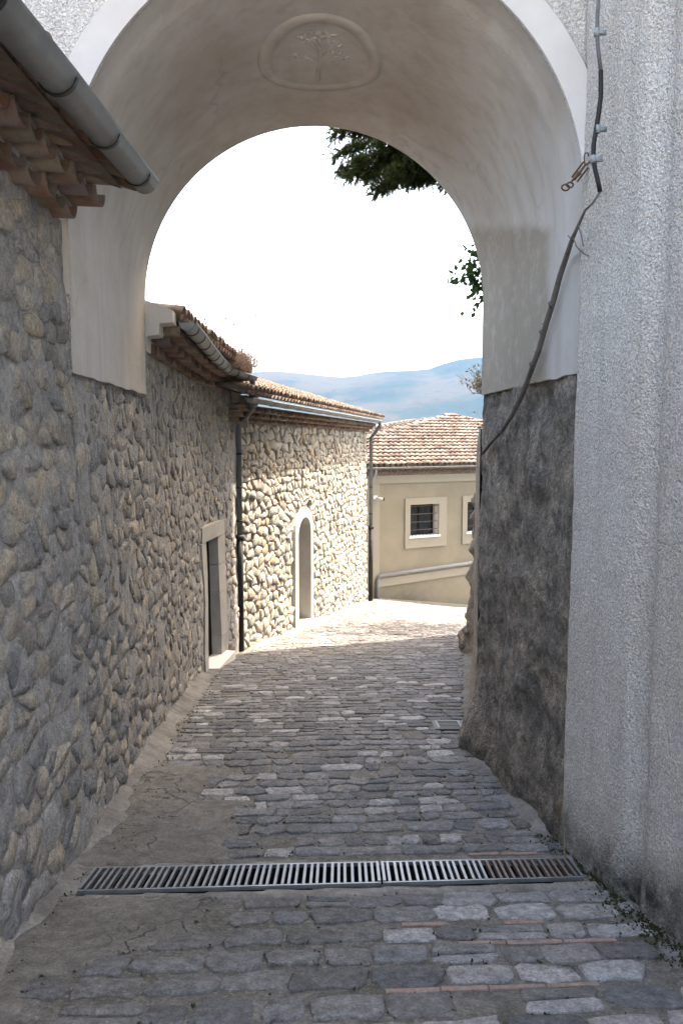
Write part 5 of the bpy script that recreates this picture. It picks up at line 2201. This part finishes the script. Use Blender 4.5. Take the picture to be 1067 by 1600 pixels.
def tuft(name, base, n, hgt, spread, m, label, cat, lean=Vector((0, 0, 0)), leafy=0, lm=None, stem_m=None, rng=None, par=None, thick=.0025, group=None):
    r = rng or rv
    root = empty(name, base, label, cat, group)
    st = MB(); lf_ = MB()
    base = Vector(base)
    for i in range(n):
        b0 = base + Vector((r.gauss(0, spread * .45), r.gauss(0, spread * .45), 0))
        d = (Vector((r.gauss(0, .45), r.gauss(0, .45), 1)) + lean).normalized()
        h = hgt * r.uniform(.45, 1)
        p1 = b0 + d * h * .5; p2 = b0 + d * h + Vector((r.gauss(0, .04), r.gauss(0, .04), -h * .08))
        st.tube([b0, p1, p2], [thick, thick * .8, thick * .4], 3, cap=False)
        for j in range(leafy):
            k = r.uniform(.25, 1.05); q = b0.lerp(p2, k) + rdir(r) * .03
            quad_leaf(lf_, q, rdir(r), rdir(r), r.uniform(.02, .045), r.uniform(.007, .014))
    st.build('stems', stem_m or m, root)
    if lf_.V: lf_.build('leaves', lm or m, root)
    return root


g2 = [Vector(p_) for p_ in gpA2]
tuft('dry_weed', g2[3] + Vector((-.02, .35, -.02)), 170, .40, .30, M['dry_leaf'], 'dense brown dead weed filling the end of the gutter', 'weed', leafy=26, lm=M['dry_leaf'], stem_m=M['dry_stem'], lean=Vector((.05, 0, -.1)))
tuft('dry_weed', g2[3] + Vector((-.0, -.35, -.02)), 110, .30, .30, M['dry_leaf'], 'low brown dead weed halfway along the mossy gutter', 'weed', leafy=20, lm=M['dry_leaf'], stem_m=M['dry_stem'])
tuft('dry_weed', g2[1] + Vector((-.10, .75, .0)), 46, .62, .32, M['dry_leaf'], 'thin wispy pale weed growing from the roof tiles above the gutter', 'weed', leafy=7, lm=M['dry_leaf'], stem_m=M['dry_stem'], thick=.0015)
tuft('dry_grass', at(751, 607, 7.6) + Vector((.04, 0, -.05)), 90, .30, .10, M['straw'], 'straw coloured dry grass hanging from the top of the garden wall', 'grass', lean=Vector((-.35, 0, .1)), leafy=3, lm=M['straw'])
tuft('bare_shrub', at(756, 660, 9.5) + Vector((.1, 0, -.2)), 26, .45, .10, M['bark'], 'bare twiggy shrub on the garden wall before the far roof', 'shrub', lean=Vector((-.55, 0, .2)), leafy=4, lm=M['weed'], stem_m=M['bark'], thick=.0015)

# moss and weeds along wall feet and joints (uncountable)
ms = MB()
for i in range(1700):
    t_ = rv.random()
    if t_ < .55:
        y = rv.uniform(2.7, 4.6); x = rw(y, G0(y)) - .06 - abs(rv.gauss(0, .06)) - .10 * ss(3.9, 4.1, y) * ss(4.5, 4.3, y) * 0
        if 3.95 < y < 4.3 and x < 1.24: continue
    elif t_ < .75:
        y = rv.uniform(2.8, 9); x = left_x(y) + .12 + abs(rv.gauss(0, .09))
    else:
        st_ = rv.choice(pl_[:280]); v_ = rv.choice(st_[1][:10]); x, y = v_.x + rv.gauss(0, .008), v_.y + rv.gauss(0, .008)
    s_ = rv.uniform(.004, .011)
    z = G(x, y) + .004
    q = Vector((x, y, z))
    for k in range(2):
        d = rdir(rv); d.z = abs(d.z) * .7 + .2
        quad_leaf(ms, q, d, rdir(rv), s_ * 2, s_ * .6)
o = ms.build('moss', M['weed'], None); tagit(o, 'small green moss and weeds in the joints and along the wall feet', 'moss', kind='stuff')

# loose grit on the cement
gr = MB()
for i in range(1100):
    y = rv.uniform(2.9, 5.3); x = rv.uniform(-1.25, 1.1) if rv.random() < .3 else rv.uniform(-1.3, -.5)
    if 3.78 < y < 4.3: continue
    s_ = rv.uniform(.002, .006); q = Vector((x, y, G(x, y) + .012))
    V = [q + Vector((rv.uniform(-s_, s_), rv.uniform(-s_, s_), 0)) for _ in range(3)] + [q + Vector((0, 0, s_))]
    gr.add(V, [(0, 1, 3), (1, 2, 3), (2, 0, 3)])
o = gr.build('gravel', M['pale_cement'], None); tagit(o, 'loose grit lying on the cement and cobbles', 'gravel', kind='stuff')

# ------------------------------------------------------------------ haze
hz = MB(); hz.box((0, 1300, 38), (2050, 1420, 142))
hm = bpy.data.materials.new('haze'); hm.use_nodes = True
n_ = hm.node_tree.nodes; n_.remove(n_['Principled BSDF'])
pv = n_.new('ShaderNodeVolumePrincipled')
pv.inputs['Color'].default_value = (.28, .54, 1, 1)
pv.inputs['Density'].default_value = .000145
pv.inputs['Anisotropy'].default_value = .2
hm.node_tree.links.new(pv.outputs[0], n_['Material Output'].inputs['Volume'])
o = hz.build('haze', hm, None); tagit(o, 'pale summer haze over the valley', 'haze', kind='stuff')
print('stones', nA, nB, 'paving', len(pl_), 'bricks', len(bricks))
